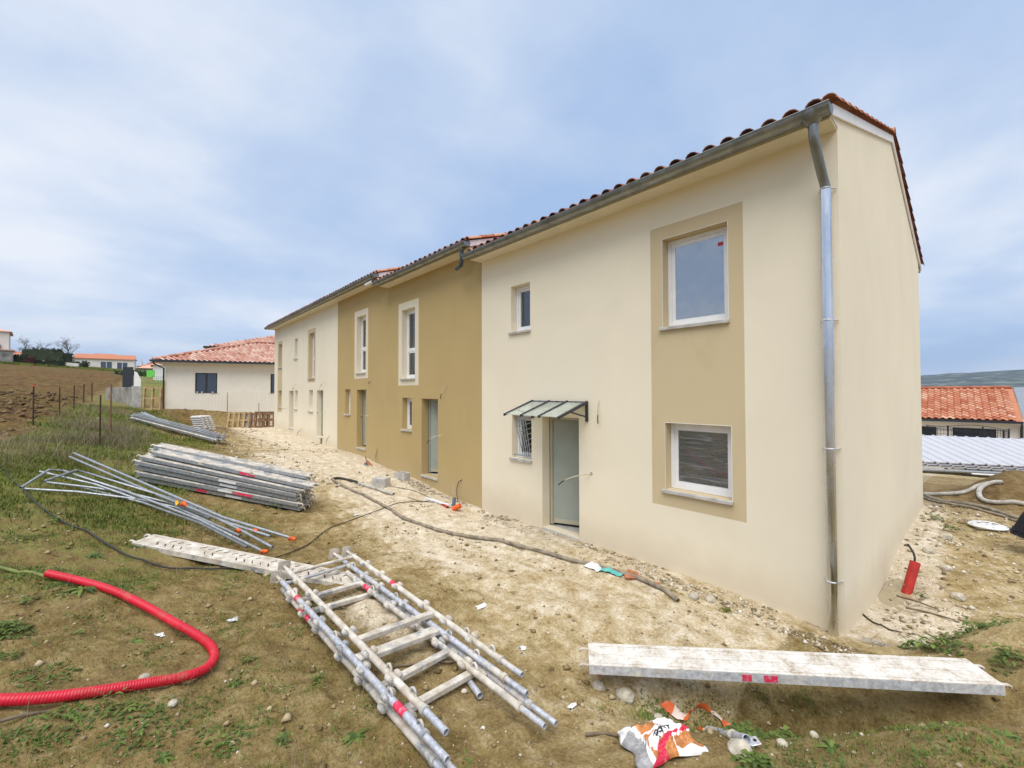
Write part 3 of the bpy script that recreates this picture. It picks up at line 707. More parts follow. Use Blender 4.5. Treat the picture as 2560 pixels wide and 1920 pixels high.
# awning
aw=MB(); aw.box(-4.80,-3.45,-.045,-.002,2.315,2.36); aw=aw.build('awning',M['anthracite'],A)
for i in range(4):
    x=-4.78+i*.437; t=MB(); t.prism([(x-.02,-.02,2.325),(x-.02,-.74,2.095),(x-.02,-.74,2.135),(x-.02,-.02,2.375)],(.04,0,0)); t.build('rafter',M['anthracite'],aw)
for i in range(3):
    x=-4.76+i*.437; t=MB(); t.prism([(x+.005,-.03,2.34),(x+.005,-.72,2.119),(x+.005,-.72,2.127),(x+.005,-.03,2.348)],(.39,0,0)); t.build('awning_pane',M['glass_frost'],aw)
    t=MB(); t.tube([(x+.2,-.05,2.345),(x+.2,-.05,2.362)],.014,8); t.build('fixing_knob',M['black'],aw)
for x in (-4.78,-3.47):
    t=MB(); t.box(x-.02,x+.02,-.04,-.002,2.02,2.31); t.tube([(x,-.03,2.10),(x,-.42,2.19)],.014,6); t.build('bracket',M['anthracite'],aw)
ztA=roof_pair(A,x0,x1,ze,True,False)
# downpipe with hopper
hp=MB(); hp.tube([(-.14,-.405,ze+.075),(-.14,-.405,ze+.0),(-.13,-.405,ze-.06)],[.115,.105,.052],14); hop=hp.build('hopper',M['zinc'],A)
dp=MB(); dp.tube([(-.13,-.405,ze-.03),(-.13,-.40,ze-.16),(-.125,-.36,ze-.26),(-.11,-.16,ze-.52),(-.10,-.085,ze-.62),(-.10,-.085,ze-.72)],.047,14); dp.build('pipe_bend',M['zinc'],A)
dp=MB(); dp.tube([(-.10,-.085,ze-.66),(-.10,-.085,2.6)],.053,18); dp.tube([(-.10,-.085,2.62),(-.095,-.085,-.3)],.05,18); pp=dp.build('downpipe',M['pipe'],A)
for z in (4.75,3.30,1.90,.47):
    t=MB(); t.tube([(-.175,-.012,z-.006),(-.158,-.05,z),(-.135,-.125,z),(-.10,-.146,z+.0),(-.065,-.125,z),(-.045,-.05,z),(-.02,-.012,z+.006)],.009,6); t.build('pipe_clamp',M['galvlight'],pp)
stub(A,-3.23,2.40,0.02,-.40,.06); stub(A,-3.40,1.15,-.42,-.20,.35)
h=MB(); h.tube([(-3.40,-.002,1.15),(-3.40,.0,1.15)],.03,10); h.build('wall_hole',M['concrete'],A)
# ---- middle and far houses
def small_house(name,x0,x1,lev,mat,label,ops,vr,vl,left=False,bandops=None):
    Hh=empty(name,((x0+x1)/2,0,lev),label,'house','terrace houses under construction')
    m=MB(); ops_all=[o for o in ops]+([b for b in (bandops or [])])
    facade(m,x0,x1,-1.2+lev*.5,ZW+lev,ops_all); m.build('front_wall',M[mat],Hh)
    shell(Hh,x0,x1,ZW+lev,M[mat],left=left,zb=-1.2+lev)
    return Hh
# brown house B
b=LEV['B']; x0,x1=-11.0,-6.404
B=empty('terraced_house',(-8.7,0,b),'ochre house next to the cream end house, its grey door ajar','house','terrace houses under construction')
bw=(-10.375,-9.20,2.72,5.09); bo=(-10.165,-9.40,2.92,4.885); bd=(-9.03,-8.215,.345,2.355); bs=(-10.125,-9.575,1.48,2.37)
m=MB(); facade(m,x0,x1,-1.2,ZW+b,[bw,bd,bs]); m.build('front_wall',M['ochre'],B)
s=MB(); facade(s,*bw,[bo],y=0.,rev=.2); s.build('painted_surround',M['creamband'],B)
shell(B,x0,x1,ZW+b,M['ochre'],right=True,zb=-.9)
window(B,*bo,transom=3.72); window(B,*bs); door(B,*bd,'doorpanel','greyframe',swing=.5)
roof_pair(B,x0,x1,ZW+b,True,False)
t=MB(); t.tube([(-6.60,-.405,ZW+b+.04),(-6.60,-.405,ZW+b-.05)],[.088,.055],12); t.build('hopper',M['zinc'],B)
t=MB(); t.tube([(-6.60,-.405,ZW+b-.04),(-6.60,-.40,ZW+b-.30),(-6.66,-.38,ZW+b-.36),(-6.95,-.30,ZW+b-.36)],.045,12); t.build('pipe_bend',M['greypvc'],B)
stub(B,-7.79,2.70,-.2,-.34,.08); stub(B,-7.96,1.47,-.36,-.22,.25); 
cable(B,[(-7.16,.0,.48),(-7.22,-.06,.42),(-7.27,-.07,.28),(-7.25,-.08,.10),(-7.17,-.1,-.05)],.009,'cableblack')
# third house (ochre), C level
c=LEV['C']; x0,x1=-15.32,-11.004
C3=empty('terraced_house',(-13.2,0,c),'ochre house with tall cream-framed window next to the far cream houses','house','terrace houses under construction')
cw_=(-13.68,-12.53,3.0,5.33); co_=(-13.48,-12.72,3.20,5.13); cd=(-13.45,-12.66,.655,2.62); cs=(-14.55,-14.04,1.75,2.64)
m=MB(); facade(m,x0,x1,-.9,ZW+c,[cw_,cd,cs]); m.build('front_wall',M['ochre'],C3)
s=MB(); facade(s,*cw_,[co_],y=0.,rev=.2); s.build('painted_surround',M['creamband'],C3)
shell(C3,x0,x1,ZW+c,M['ochre'],right=True,zb=-.65)
window(C3,*co_,transom=4.02); window(C3,*cs); door(C3,*cd,'doorpanel','greyframe',swing=.5)
roof_pair(C3,x0,x1,ZW+c,True,False)
t=MB(); t.tube([(-11.2,-.405,ZW+c+.04),(-11.2,-.405,ZW+c-.06)],[.088,.055],12); t.build('hopper',M['zinc'],C3)
t=MB(); t.tube([(-11.25,-.405,ZW+c-.09),(-11.72,-.42,ZW+c-.11)],.05,10,hollow=.85); t.build('pipe_stub',M['whitepaint'],C3)
stub(C3,-12.26,2.98,-.12,-.3,.06); stub(C3,-12.42,1.77,-.3,-.14,.2); stub(C3,-11.78,.78,.05,-.45,.07,'cablegreen')
# fourth and fifth (cream)
x0,x1=-19.72,-15.324
D4=empty('terraced_house',(-17.5,0,c),'cream house with tall sand-framed window, second from the far end of the terrace','house','terrace houses under construction')
dw=(-19.05,-17.95,2.98,5.30); do=(-18.86,-18.10,3.16,5.12); dd=(-17.76,-16.97,.70,2.62); ds=(-18.83,-18.28,1.72,2.64)
m=MB(); facade(m,x0,x1,-.9,ZW+c,[dw,dd,ds]); m.build('front_wall',M['cream'],D4)
s=MB(); facade(s,*dw,[do],y=0.,rev=.2); s.build('painted_surround',M['sand'],D4)
shell(D4,x0,x1,ZW+c,M['cream'],zb=-.65); window(D4,*do,transom=4.0); window(D4,*ds); door(D4,*dd,'doorpanel','greyframe',swing=.1); roof_pair(D4,x0,x1,ZW+c,False,False)
stub(D4,-16.62,2.98,-.5,-.32,.1); stub(D4,-16.74,1.77,-.3,-.1,.2); stub(D4,-16.13,.85,-.12,-.35,.1,'cablegreen')
t=MB(); t.box(-17.70,-17.05,-.10,-.06,.30,.72); t.build('leaning_board',M['soffit'],D4)
x0,x1=-25.0,-19.724
D5=empty('terraced_house',(-22.3,0,c),'cream house at the far end of the terrace, with two stacked narrow windows','house','terrace houses under construction')
eb=(-24.3,-23.38,1.50,5.25); e1=(-24.15,-23.47,3.86,5.09); e2=(-24.15,-23.47,1.78,2.64); e3=(-21.12,-20.62,4.15,5.10); ed=(-22.04,-21.26,.80,2.62); e4=(-21.06,-20.56,1.76,2.63)
m=MB(); facade(m,x0,x1,-.9,ZW+c,[eb,e3,ed,e4]); m.build('front_wall',M['cream'],D5)
s=MB(); facade(s,*eb,[e1,e2],y=0.,rev=.2); s.build('painted_surround',M['sand'],D5)
shell(D5,x0,x1,ZW+c,M['cream'],left=True,zb=-.65)
for o in (e1,e2,e3,e4): window(D5,*o)
door(D5,*ed,'doorpanel','greyframe',swing=.1); roof_pair(D5,x0,x1,ZW+c,False,True)
stub(D5,-20.83,2.95,-.25,-.3,.08); stub(D5,-22.28,1.75,-.4,-.1,.15); stub(D5,-19.80,.88,-.4,-.35,.12,'cableblack')

# ================================================================ neighbouring houses
def tileplane(mb,o,sd,td,nd,courses,span,pitch=.27,expo=.36,r=.075):
    """o eave start; span(t)->(s0,s1); barrels along td"""
    o=Vector(o); sd=Vector(sd); td=Vector(td); nd=Vector(nd)
    for j in range(courses):
        t0=j*expo; a0,b0=span(t0+expo*.5)
        k0=math.ceil(a0/pitch); k1=math.floor(b0/pitch)
        for k in range(k0,k1):
            s=k*pitch; tint=min(1,max(0,random.gauss(.5,.2))); rows=[]
            for tt,lift in ((t0-.02,.035),(t0+expo,.0)):
                rows.append([o+sd*(s+pitch*q)+td*tt+nd*(lift+hh) for q,hh in ((0,0),(.12,r*.7),(.32,r),(.52,r*.7),(.66,.0),(1.0,-.01))])
            mb.sheet(rows,tint=tint)
            a=rows[0]; mb.add(a+[p-nd*.03 for p in a],[(i,i+6,i+7,i+1) for i in range(5)],tint=tint*.4)
def gen_window(house,Mx,x0,x1,z0,z1,frame='anthracite',mull=1,sill=True,yout=-.0):
    m=MB(); w=.06
    m.box(x0,x1,yout-.03,yout+.03,z0,z0+w,M=Mx); m.box(x0,x1,yout-.03,yout+.03,z1-w,z1,M=Mx); m.box(x0,x0+w,yout-.03,yout+.03,z0+w,z1-w,M=Mx); m.box(x1-w,x1,yout-.03,yout+.03,z0+w,z1-w,M=Mx)
    for i in range(mull): c_=x0+(x1-x0)*(i+1)/(mull+1); m.box(c_-w*.8,c_+w*.8,yout-.025,yout+.025,z0+w,z1-w,M=Mx)
    f=m.build('window',M[frame],house)
    for i in range(mull+1):
        a=x0+w+(x1-x0-2*w)*i/(mull+1)+.01; b=x0+w+(x1-x0-2*w)*(i+1)/(mull+1)-.01
        p=MB(); p.box(a,b,yout-.012,yout+.005,z0+w,z1-w,M=Mx); p.build('pane',M['darkglass'],f)
    if sill: s=MB(); s.box(x0-.1,x1+.1,yout-.1,yout+.0,z0-.07,z0-.003,M=Mx); s.build('sill',M['whitepaint'],house)
    return f
def darkglass():
    t=NT('dark_window_glass'); return t.fin((.045,.06,.085),.05,0,None,.9)
M['darkglass']=darkglass()
def xf(o,ang): return Matrix.Translation(Vector(o))@Matrix.Rotation(ang,4,'Z')
# low house with hipped roof beyond the terrace (its wall faces the camera)
o1=Vector((-32.42,-4.33,1.55)); ang1=math.atan2(5.6,1.37)   # wall runs along local +x
N1=empty('neighbour_house',o1,'single-storey cream house with hipped pink tiled roof beyond the terrace','house')
X1=xf(o1,ang1); WL=15.; WD=9.; hE=2.90
m=MB(); ww=(1.48,2.63,.95,2.24); w2=(5.6,6.8,.95,2.24)
mm=MB(); facade(mm,0,WL,-.9,hE,[ww,w2],rev=.12)
m.add([X1@Vector(v) for v in mm.v],mm.f); m.box(0,WL,WD-.01,WD,-.9,hE,M=X1); m.box(0,.01,.01,WD-.01,-.9,hE,M=X1); m.box(WL-.01,WL,.01,WD-.01,-.9,hE,M=X1); m.box(.3,WL-.3,.3,WD-.3,hE-.05,hE,M=X1); m.build('wall',M['render'],N1)
gen_window(N1,X1,*ww,yout=.1); gen_window(N1,X1,*w2,yout=.1,mull=0)
for i,xx in enumerate((1.6,1.85,2.4)):
    t=MB(); t.tube([X1@Vector((xx,-.03,.952)),X1@Vector((xx,-.03,1.06))],[.03,.05],8); t.build('flower_pot',M['whitepaint'],N1)
ov=.5; sl=.36; ln=math.sqrt(1+sl*sl); hz_=hE+.02
m=MB(); half=(WD+2*ov)/2; Lx=WL+2*ov
td=(X1.to_3x3()@Vector((0,1,sl))).normalized(); nd=(X1.to_3x3()@Vector((0,-sl,1))).normalized(); sd=X1.to_3x3()@Vector((1,0,0))
nc=int(half*ln/.36)
tileplane(m,X1@Vector((-ov,-ov,hz_+.03)),sd,td,nd,nc,lambda t:(t/ln,Lx-t/ln))
td2=(X1.to_3x3()@Vector((1,0,sl))).normalized(); nd2=(X1.to_3x3()@Vector((-sl,0,1))).normalized(); sd2=X1.to_3x3()@Vector((0,-1,0))
tileplane(m,X1@Vector((-ov,WD+ov,hz_+.03)),sd2,td2,nd2,nc,lambda t:(t/ln,2*half-t/ln))
rs=m.build('roof_tile_field',M['tile_pink'],N1); rs['kind']='stuff'
m=MB(); zr=hz_+half*sl
P=[X1@Vector(p) for p in ((-ov,-ov,hz_),(WL+ov,-ov,hz_),(WL+ov,WD+ov,hz_),(-ov,WD+ov,hz_),(-ov+half,WD/2,zr),(WL+ov-half,WD/2,zr))]
m.add(P,[(0,1,5,4),(1,2,5),(2,3,4,5),(3,0,4),(3,2,1,0)]); m.build('roof_deck',M['tile_orange'],N1)
a_=X1@Vector((-ov,-ov,hz_+.08)); b_=X1@Vector((-ov+half,WD/2,zr+.10)); n_=16
for i in range(n_):
    t=MB(); p,q=a_.lerp(b_,i/n_),a_.lerp(b_,(i+1.12)/n_); t.tube([p,q],[.11,.09],8,tint=random.random()*.5); t.build('hip_tile',M['tile_pink'],N1)
a2=X1@Vector((WL+ov-half,WD/2,zr+.10))
for i in range(18):
    t=MB(); p,q=b_.lerp(a2,i/18),b_.lerp(a2,(i+1.1)/18); t.tube([p,q],[.11,.095],8,tint=random.random()*.5); t.build('ridge_tile',M['tile_pink'],N1)
m=MB(); m.box(-ov-.05,WL+ov,-ov-.13,-ov-.01,hz_-.06,hz_+.05,M=X1); m.box(-ov-.13,-ov-.01,-ov-.13,WD+ov,hz_-.06,hz_+.05,M=X1); g1=m.build('gutter',M['anthracite'],N1)
m=MB(); m.box(-ov,WL+ov,-ov,0,hz_-.12,hz_-.07,M=X1); m.box(-ov,0,.001,WD+ov,hz_-.12,hz_-.07,M=X1); m.build('soffit',M['whitepaint'],N1)
m=MB(); m.tube([X1@Vector(p) for p in ((-ov+.05,-ov-.06,hz_-.05),(-ov+.05,-ov-.06,hz_-.18),(-.06,-.08,hz_-.45),(-.06,-.08,-.05))],.045,8); m.build('downpipe',M['anthracite'],N1)
m=MB(); m.tube([X1@Vector(p) for p in ((-ov-.06,WD*.35,hz_-.05),(-ov-.06,WD*.35,hz_-.5),(-.06,WD*.35-.4,hz_-.7),(-.06,WD*.35-.4,-.05))],.045,8); m.build('downpipe',M['anthracite'],N1)
# taller hip roof behind it
def hip_house(name,o,ang,L,D_,h,label,tilemat,wallmat='pale',sl=.36,ov=.4,gut=True,courses=True):
    Xh=xf(o,ang); E=empty(name,o,label,'house')
    m=MB(); m.box(0,L,0,D_,-2,h,M=Xh); m.build('wall',M[wallmat],E)
    half=(D_+2*ov)/2; ln=math.sqrt(1+sl*sl); zr=h+half*sl
    m=MB(); P=[Xh@Vector(p) for p in ((-ov,-ov,h),(L+ov,-ov,h),(L+ov,D_+ov,h),(-ov,D_+ov,h),(-ov+half,D_/2,zr),(L+ov-half,D_/2,zr))]
    m.add(P,[(0,1,5,4),(1,2,5),(2,3,4,5),(3,0,4),(3,2,1,0)]); rf=m.build('roof',M[tilemat],E)
    if courses:
        m=MB(); td=(Xh.to_3x3()@Vector((0,1,sl))).normalized(); nd=(Xh.to_3x3()@Vector((0,-sl,1))).normalized(); sd=Xh.to_3x3()@Vector((1,0,0))
        tileplane(m,Xh@Vector((-ov,-ov,h+.03)),sd,td,nd,int(half*ln/.36),lambda t:(t/ln,L+2*ov-t/ln))
        s=m.build('roof_tile_field',M[tilemat],rf); s['kind']='stuff'
    if gut: m=MB(); m.box(-ov-.08,L+ov+.08,-ov-.1,-ov,h-.12,h+.02,M=Xh); m.box(-ov-.1,-ov,-ov+.001,D_+ov,h-.12,h+.02,M=Xh); m.build('gutter',M['anthracite'],E)
    return E,Xh
N2,X2=hip_house('neighbour_house',(-40.2,-1.15,1.9),ang1,13,9.5,4.30,'pale house behind, only its hipped pink tile roof and eaves showing','tile_pink')
# far cream house on the crest, two roofs
F1,XF=hip_house('neighbour_house',(-142.4,-17.0,8.2),math.atan2(1,.05),11.2,8,2.9,'long cream house with orange roof on the crest beyond the ploughed field','tile_orange',ov=.3,gut=False,courses=False,sl=.30)
m=MB(); m.box(.8,11.3,-1.2,-.01,-2,2.5,M=XF); m.build('veranda_wall',M['pale'],F1)
m=MB(); m.prism([XF@Vector(p) for p in ((.7,-1.5,2.5),(.7,.6,3.6),(.7,.6,3.8),(.7,-1.5,2.65))],XF.to_3x3()@Vector((10.8,0,0))); m.build('veranda_roof',M['tile_orange'],F1)
for a,b,z0,z1 in ((2.0,3.0,.5,2.1),(5.2,7.3,-.2,2.0),(8.1,10.1,-.3,1.9)): gen_window(F1,XF,a,b,z0,z1,frame='white',mull=1,sill=False,yout=-1.22)
# two-storey house cut by the left edge
L1h,XL=hip_house('neighbour_house',(-121.3,-41.6,8.2),math.atan2(1,-.12),18.0,9,6.1,'pale two-storey house at the left edge with grey tiled roof','tile_pink',gut=False,courses=False)
m=MB(); m.box(12,18.6,-1.5,-.01,-2,2.4,M=XL); m.build('porch',M['stonewall'],L1h); m=MB(); m.box(11.8,18.8,-1.7,-.0,2.41,2.6,M=XL); m.build('porch_roof',M['tile_pink'],L1h)
gen_window(L1h,XL,15.2,16.8,3.3,4.7,frame='white'); gen_window(L1h,XL,15.2,17.0,.3,1.9,frame='white',yout=-1.52)
m=MB(); m.box(15.0,17.0,-.5,-.02,2.9,3.5,M=XL); m.build('balcony',M['black'],L1h)
W1,XW=hip_house('neighbour_house',(-64.3,-4.1,3.3),math.atan2(1,.03),8,6,2.55,'small white house with one window left of the neighbour hip roof','tile_pink',ov=.25,gut=False,courses=False,wallmat='whitepaint')
gen_window(W1,XW,1.2,2.0,.9,1.9,mull=0)
G1,XG=hip_house('neighbour_house',(-82.,-5.3,4.0),math.atan2(1,.02),7,6,2.2,'low house with open grey porch behind the white house','tile_pink',ov=.4,gut=False,courses=False,wallmat='greyboard')
G2,_=hip_house('neighbour_house',(-127,-5.1,6.4),math.atan2(1,.02),6,7,2.2,'distant low roof between the crest house and the white house','tile_orange',ov=.3,gut=False,courses=False)
G3,_=hip_house('neighbour_house',(-160,-30.0,9.6),math.atan2(1,-.12),4.8,6,2.4,'low ochre house behind the dark hedge near the left edge','tile_orange',ov=.3,gut=False,courses=False,wallmat='sand')
# house down the slope on the right
o2=Vector((-12.0,29.6,-1.7)); d2=Vector((3.9,.83)); ang2=R(3)
E,XR=None,xf(o2,ang2); L2=14.25; D2=8.4; h2=2.55
RH=empty('neighbour_house',o2,'low white house with bright orange tiled roof down the slope on the right','house')
m=MB(); mm=MB(); ops=[(9.4,10.9,0,2.1),(11.6,13.3,0.0,2.1)]
facade(mm,0,L2,-.6,h2,ops,rev=.25); m.add([XR@Vector(v) for v in mm.v],mm.f); m.box(0,.01,.01,D2,-.6,h2,M=XR); m.box(L2-.01,L2,.01,D2,-.6,h2,M=XR); m.box(.02,L2-.02,D2-.01,D2,-.6,h2,M=XR); m.build('wall',M['pale'],RH)
m=MB(); m.box(.1,L2-.1,.6,.65,-.6,h2,M=XR); m.build('inner_wall',M['interior'],RH)
gen_window(RH,XR,*ops[0],mull=2,sill=False,yout=.2); gen_window(RH,XR,*ops[1],mull=1,sill=False,yout=.2)
slr=.40; ov=.4; lr=math.sqrt(1+slr*slr); m=MB()
td=(XR.to_3x3()@Vector((0,1,slr))).normalized(); nd=(XR.to_3x3()@Vector((0,-slr,1))).normalized(); sd=XR.to_3x3()@Vector((1,0,0))
tileplane(m,XR@Vector((-.2,-ov,h2+.06)),sd,td,nd,int((D2/2+ov)*lr/.36),lambda t:(0,L2+.2),pitch=.29)
s=m.build('roof_tile_field',M['tile_orange'],RH); s['kind']='stuff'
zr=h2+(D2/2+ov)*slr
m=MB(); m.add([XR@Vector(p) for p in ((-.2,-ov,h2),(L2,-ov,h2),(L2,D2/2,zr),(-.2,D2/2,zr),(-.2,D2+ov,h2),(L2,D2+ov,h2))],[(0,1,2,3),(3,2,5,4),(0,3,4),(1,5,2),(0,4,5,1)]); m.build('roof_deck',M['tile_orange'],RH)
for i in range(int(L2/.405)):
    t=MB(); p=XR@Vector((i*.405,D2/2,zr+.05)); q=XR@Vector((i*.405+.43,D2/2,zr+.05)); t.tube([p,q],[.12,.10],8,tint=random.random()*.4); t.build('ridge_tile',M['tile_orange'],RH)
m=MB(); m.box(-.2,L2,-ov-.12,-ov-.01,h2-.08,h2+.03,M=XR); m.build('gutter',M['anthracite'],RH)
m=MB(); m.box(-.2,L2,-ov,-.01,h2-.16,h2-.10,M=XR); m.build('fascia',M['whitepaint'],RH)
m=MB(); m.tube([XR@Vector(p) for p in ((L2-.05,-ov-.05,h2-.05),(L2-.05,-.08,h2-.4),(L2-.05,-.08,-.6))],.05,8); m.build('downpipe',M['anthracite'],RH)
# grey lead strip and lower annex on its right
m=MB(); m.prism([XR@Vector(p) for p in ((L2+.02,-ov,h2+.0),(L2+.02,D2/2,zr),(L2+.02,D2/2,zr+.07),(L2+.02,-ov,h2+.08))],sd*.55); m.build('roof_flashing',M['galv'],RH)
m=MB(); m.box(L2+.02,L2+3,-.02,D2,-.6,h2-.2,M=XR); m.build('annex_wall',M['pale'],RH)
# ================================================================ scaffold planks
def plank_meshes(L=3.0,W=.32,Hh=.068):
    d=MB(); d.box(0,L,.001,W-.001,Hh-.005,Hh)
    for y in (.04,.16,.28): d.box(.06,L-.06,y-.012,y+.012,Hh+.0002,Hh+.005)
    n=9
    for i in range(n): pass
    side=MB(); side.prism([(0,0,.006),(0,.02,0),(0,.02,.003),(0,.004,.009),(0,.004,Hh-.0055),(0,0,Hh-.0055)],(L,0,0))
    end=MB(); end.box(0,.005,.005,W-.005,.0,Hh-.006)
    hook=MB(); hook.tube([(0,0,.02),(-.03,0,.035),(-.055,0,.035),(-.075,0,.018),(-.078,0,-.01)],[.016,.015,.014,.013,.009],8)
    return d,side,end,hook
PM={}
def plank_set(mat,dk):
    d,s,e,h=plank_meshes()
    PM[mat]=(d.mesh('deck',M[dk]),s.mesh('side_rail',M[mat]),e.mesh('end_plate',M[mat]),h.mesh('hook',M[dk]))
plank_set('galv','galvdust'); plank_set('galvdust','galvwhite')
def plank(name,p,q,perp,kind,label,group=None,marks=(),roll=0):
    """p near-left bottom corner, q right end; perp = width direction"""
    p=Vector(p); q=Vector(q); m=frame_matrix(p,q-p,perp)
    if roll: m=m@Matrix.Rotation(roll,4,'X')
    o=bpy.data.objects.new(name,None); COL.objects.link(o); o.matrix_world=m; o.empty_display_size=.1; tag(o,label,'plank',group)
    dk,sd,en,hk=PM[kind]
    def ch(nm,me,loc=(0,0,0),rot=(0,0,0),scale=(1,1,1)):
        c=bpy.data.objects.new(nm,me); COL.objects.link(c); c.parent=o; c.location=loc; c.rotation_euler=rot; c.scale=scale; return c
    ch('deck',dk); ch('side_rail',sd); ch('side_rail',sd,(3.0,.32,0),(0,0,math.pi)); ch('end_plate',en); ch('end_plate',en,(2.995,0,0))
    for y in (.05,.27): ch('hook',hk,(0,y,.03)); ch('hook',hk,(3.0,y,.03),(0,0,math.pi))
    for (x,w,mt) in marks:
        t=MB(); t.box(x,x+w,-.0035,-.0008,.014,.056); t.build('paint_mark',M[mt],o,local=True)
    return o
dirp=Vector((1.9,2.36,-.6)).normalized(); perp=Vector((-.779,.627,0))
ordn=['bottom','second','third','fourth','fifth','top']
b0=Vector((-9.5,-5.66,.88)); b1=Vector((-7.62,-3.30,.24))
for i in range(6):
    lz=.084*i; j=random.uniform(-.06,.06); off=perp*(random.uniform(-.035,.035)+(.05 if i==5 else 0))+dirp*(j+(.12 if i==5 else -.015*i))
    fan=Vector((0,0,.016*i))
    mk=[(1.55+.0*i,.32,'whitelabel')] if i in (1,2,3) else []
    if i==5: mk=[(1.65,.3,'redpaint')]
    if i==1: mk=[(1.5,.26,'whitelabel'),(1.8,.34,'redpaint')]
    if i==0: mk=[(1.05,.2,'redpaint'),(1.6,.3,'whitelabel')]
    plank('scaffold_plank',b0+off+Vector((0,0,lz))+fan,b1+off+Vector((0,0,lz)),perp,'galv',f'steel scaffold plank, {ordn[i]} of the near pile on the bank','steel planks piled on the bank',mk)
ordb=['bottom','second','third','fourth','fifth','sixth','top']
for i in range(7):
    lz=.086*i; off=perp*(.40+random.uniform(-.02,.02))+dirp*(random.uniform(-.05,.05)-.08)
    plank('scaffold_plank',b0+off+Vector((0,0,lz+.02)),b1+off+Vector((0,0,lz)),perp,'galv',f'steel scaffold plank, {ordb[i]} of the rear pile behind the near pile','steel planks piled on the bank')
# little catches standing up on the top planks
for i,(s_,row) in enumerate(((1.0,0),(1.95,0),(1.2,1),(2.1,1))):
    base=b0.lerp(b1,s_/3)+Vector((0,0,.50 if row==0 else .60))+perp*(.06 if row==0 else .46); t=MB(); t.prism([base,base+dirp*.10,base+dirp*.03+Vector((0,0,.06))],perp*.012)
    tag(t.build('plank_catch',M['galvwhite']),['small triangular steel catch on the top near plank, left','small triangular steel catch on the top near plank, right','small triangular steel catch on the rear pile, left','small triangular steel catch on the rear pile, right'][i],'catch','catches on the plank piles')
# rubble supporting the pile
for i in range(9):
    x=-8.2+random.uniform(-.5,.7); y=-3.9+random.uniform(-.35,.35)
# perforated plank on the grass
pl=plank('scaffold_plank',(-6.10,-5.76,.585),(-4.62,-4.24,.215),(-.7,.7,0),'galvdust','dusty perforated steel plank lying on the grass beside the frames')
sl=MB(); sl.box(-.009,.009,-.045,.045,.0,.0016); slm=sl.mesh('slot',M['rust'])
for i in range(24):
    for y,r in ((.10,.55),(.22,-.55)):
        if random.random()<.12: continue
        c=bpy.data.objects.new('slot',slm); COL.objects.link(c); c.parent=pl; c.location=(.25+i*.105,y,.0682); c.rotation_euler=(0,0,r); c.scale=(random.uniform(.5,1),random.uniform(.7,1),1)
pr_=plank('scaffold_plank',(-1.20,-2.87,.150),(1.10,-.97,.285),(-.65,.75,0),'galvdust','plaster-covered white scaffold plank bridging the ditch in the right foreground',None,[(1.20,.07,'redpaint'),(1.36,.10,'redpaint')])
pr_.scale=(1,1,1.2)
for c_ in pr_.children:
    if c_.name.startswith('deck'): c_.data=c_.data.copy(); c_.data.materials[0]=M['plasterdeck']
    if c_.name.startswith('side') or c_.name.startswith('end'): c_.data=c_.data.copy(); c_.data.materials[0]=M['galvlight']
    if c_.name.startswith('hook'): c_.scale=(1,1,.5)

# ================================================================ scaffold frames (ladder pile)
def sframe(label,L0,L1,R0,R1,bars,jack=True,marks=(),dust='tube',dust2='galvwhite',lugx=(.35,.75,1.15,1.7,2.1,2.5),lugs=True,loops=()):
    L0,L1,R0,R1=map(Vector,(L0,L1,R0,R1)); o=empty('ladder_scaffold',L0,label,'scaffold frame','scaffold ladder frames piled on the ground')
    for k,(p,q) in enumerate(((L0,L1),(R0,R1))):
        d=(q-p).normalized(); ln=(q-p).length; sid=(R0-L0).normalized()*(1 if k==0 else -1); up=d.cross(sid)*(1 if k==0 else -1)
        if up.z<0: up=-up
        t=MB(); t.tube([p,p+d*(ln-.24)],.0275,12); u=t.build('upright',M[dust2],o)
        t=MB(); t.tube([p+d*(ln-.26),q],.0225,12,hollow=.82); t.build('spigot',M['tube'],u)
        t=MB(); t.tube([p+d*(ln-.27),p+d*(ln-.235)],.030,12); t.tube([p+d*.0,p+d*.03],.031,12); 
        t=MB(); t.tube([p+d*(ln-.27),p+d*(ln-.235)],.034,12); t.build('collar',M['galvdust'],u)
        if lugs:
            for x in lugx:
                if x>ln-.3: continue
                for s_ in (1,-1):
                    c=p+d*x+up*.014+sid*(s_*.044); t=MB(); t.tube([c-d*.026,c+d*.030],.023,8,hollow=.7); t.build('lug',M['galvdust'],u)
        for x in loops:
            c=p+d*x; t=MB(); t.tube([c+up*.02,c+up*.055+d*.0,c+up*.07+d*.03,c+up*.055+d*.055,c+up*.02+d*.06],.010,6); t.build('locking_loop',M['galvdust'],u)
        if jack:
            t=MB(); t.tube([p+d*.05,p-d*.20],.017,10); t.build('jack_rod',M['galvwhite'],u)
            mtx=frame_matrix(p-d*.20,d,sid); t=MB(); t.box(-.006,0,-.07,.07,-.07,.07,M=mtx,bev=.002); t.build('base_plate',M['galvwhite'],u)
            t=MB(); t.tube([p-d*.05-sid*.07,p-d*.05+sid*.07],.008,8); t.tube([p-d*.06,p-d*.03],.027,8); t.build('wing_nut',M['galvwhite'],u)
        for (kk,x,w,mt) in marks:
            if kk==k: t=MB(); t.tube([p+d*x,p+d*(x+w)],.0285,12,caps=False); t.build('paint_mark',M[mt],u)
    for (x,xr,sz) in bars:
        p=L0+(L1-L0).normalized()*x; q=R0+(R1-R0).normalized()*xr; d=(q-p).normalized()
        t=MB()
        if sz==0: t.tube([p+d*.02,q-d*.02],.020,10)
        else:
            mtx=frame_matrix(p,d,(L1-L0)); ln=(q-p).length; t.box(.02,ln-.02,-sz*.5,sz*.5,-.022,.022,M=mtx,bev=.004)
        t.build('crossbar',M['galvdust' if sz else dust2],o)
    return o
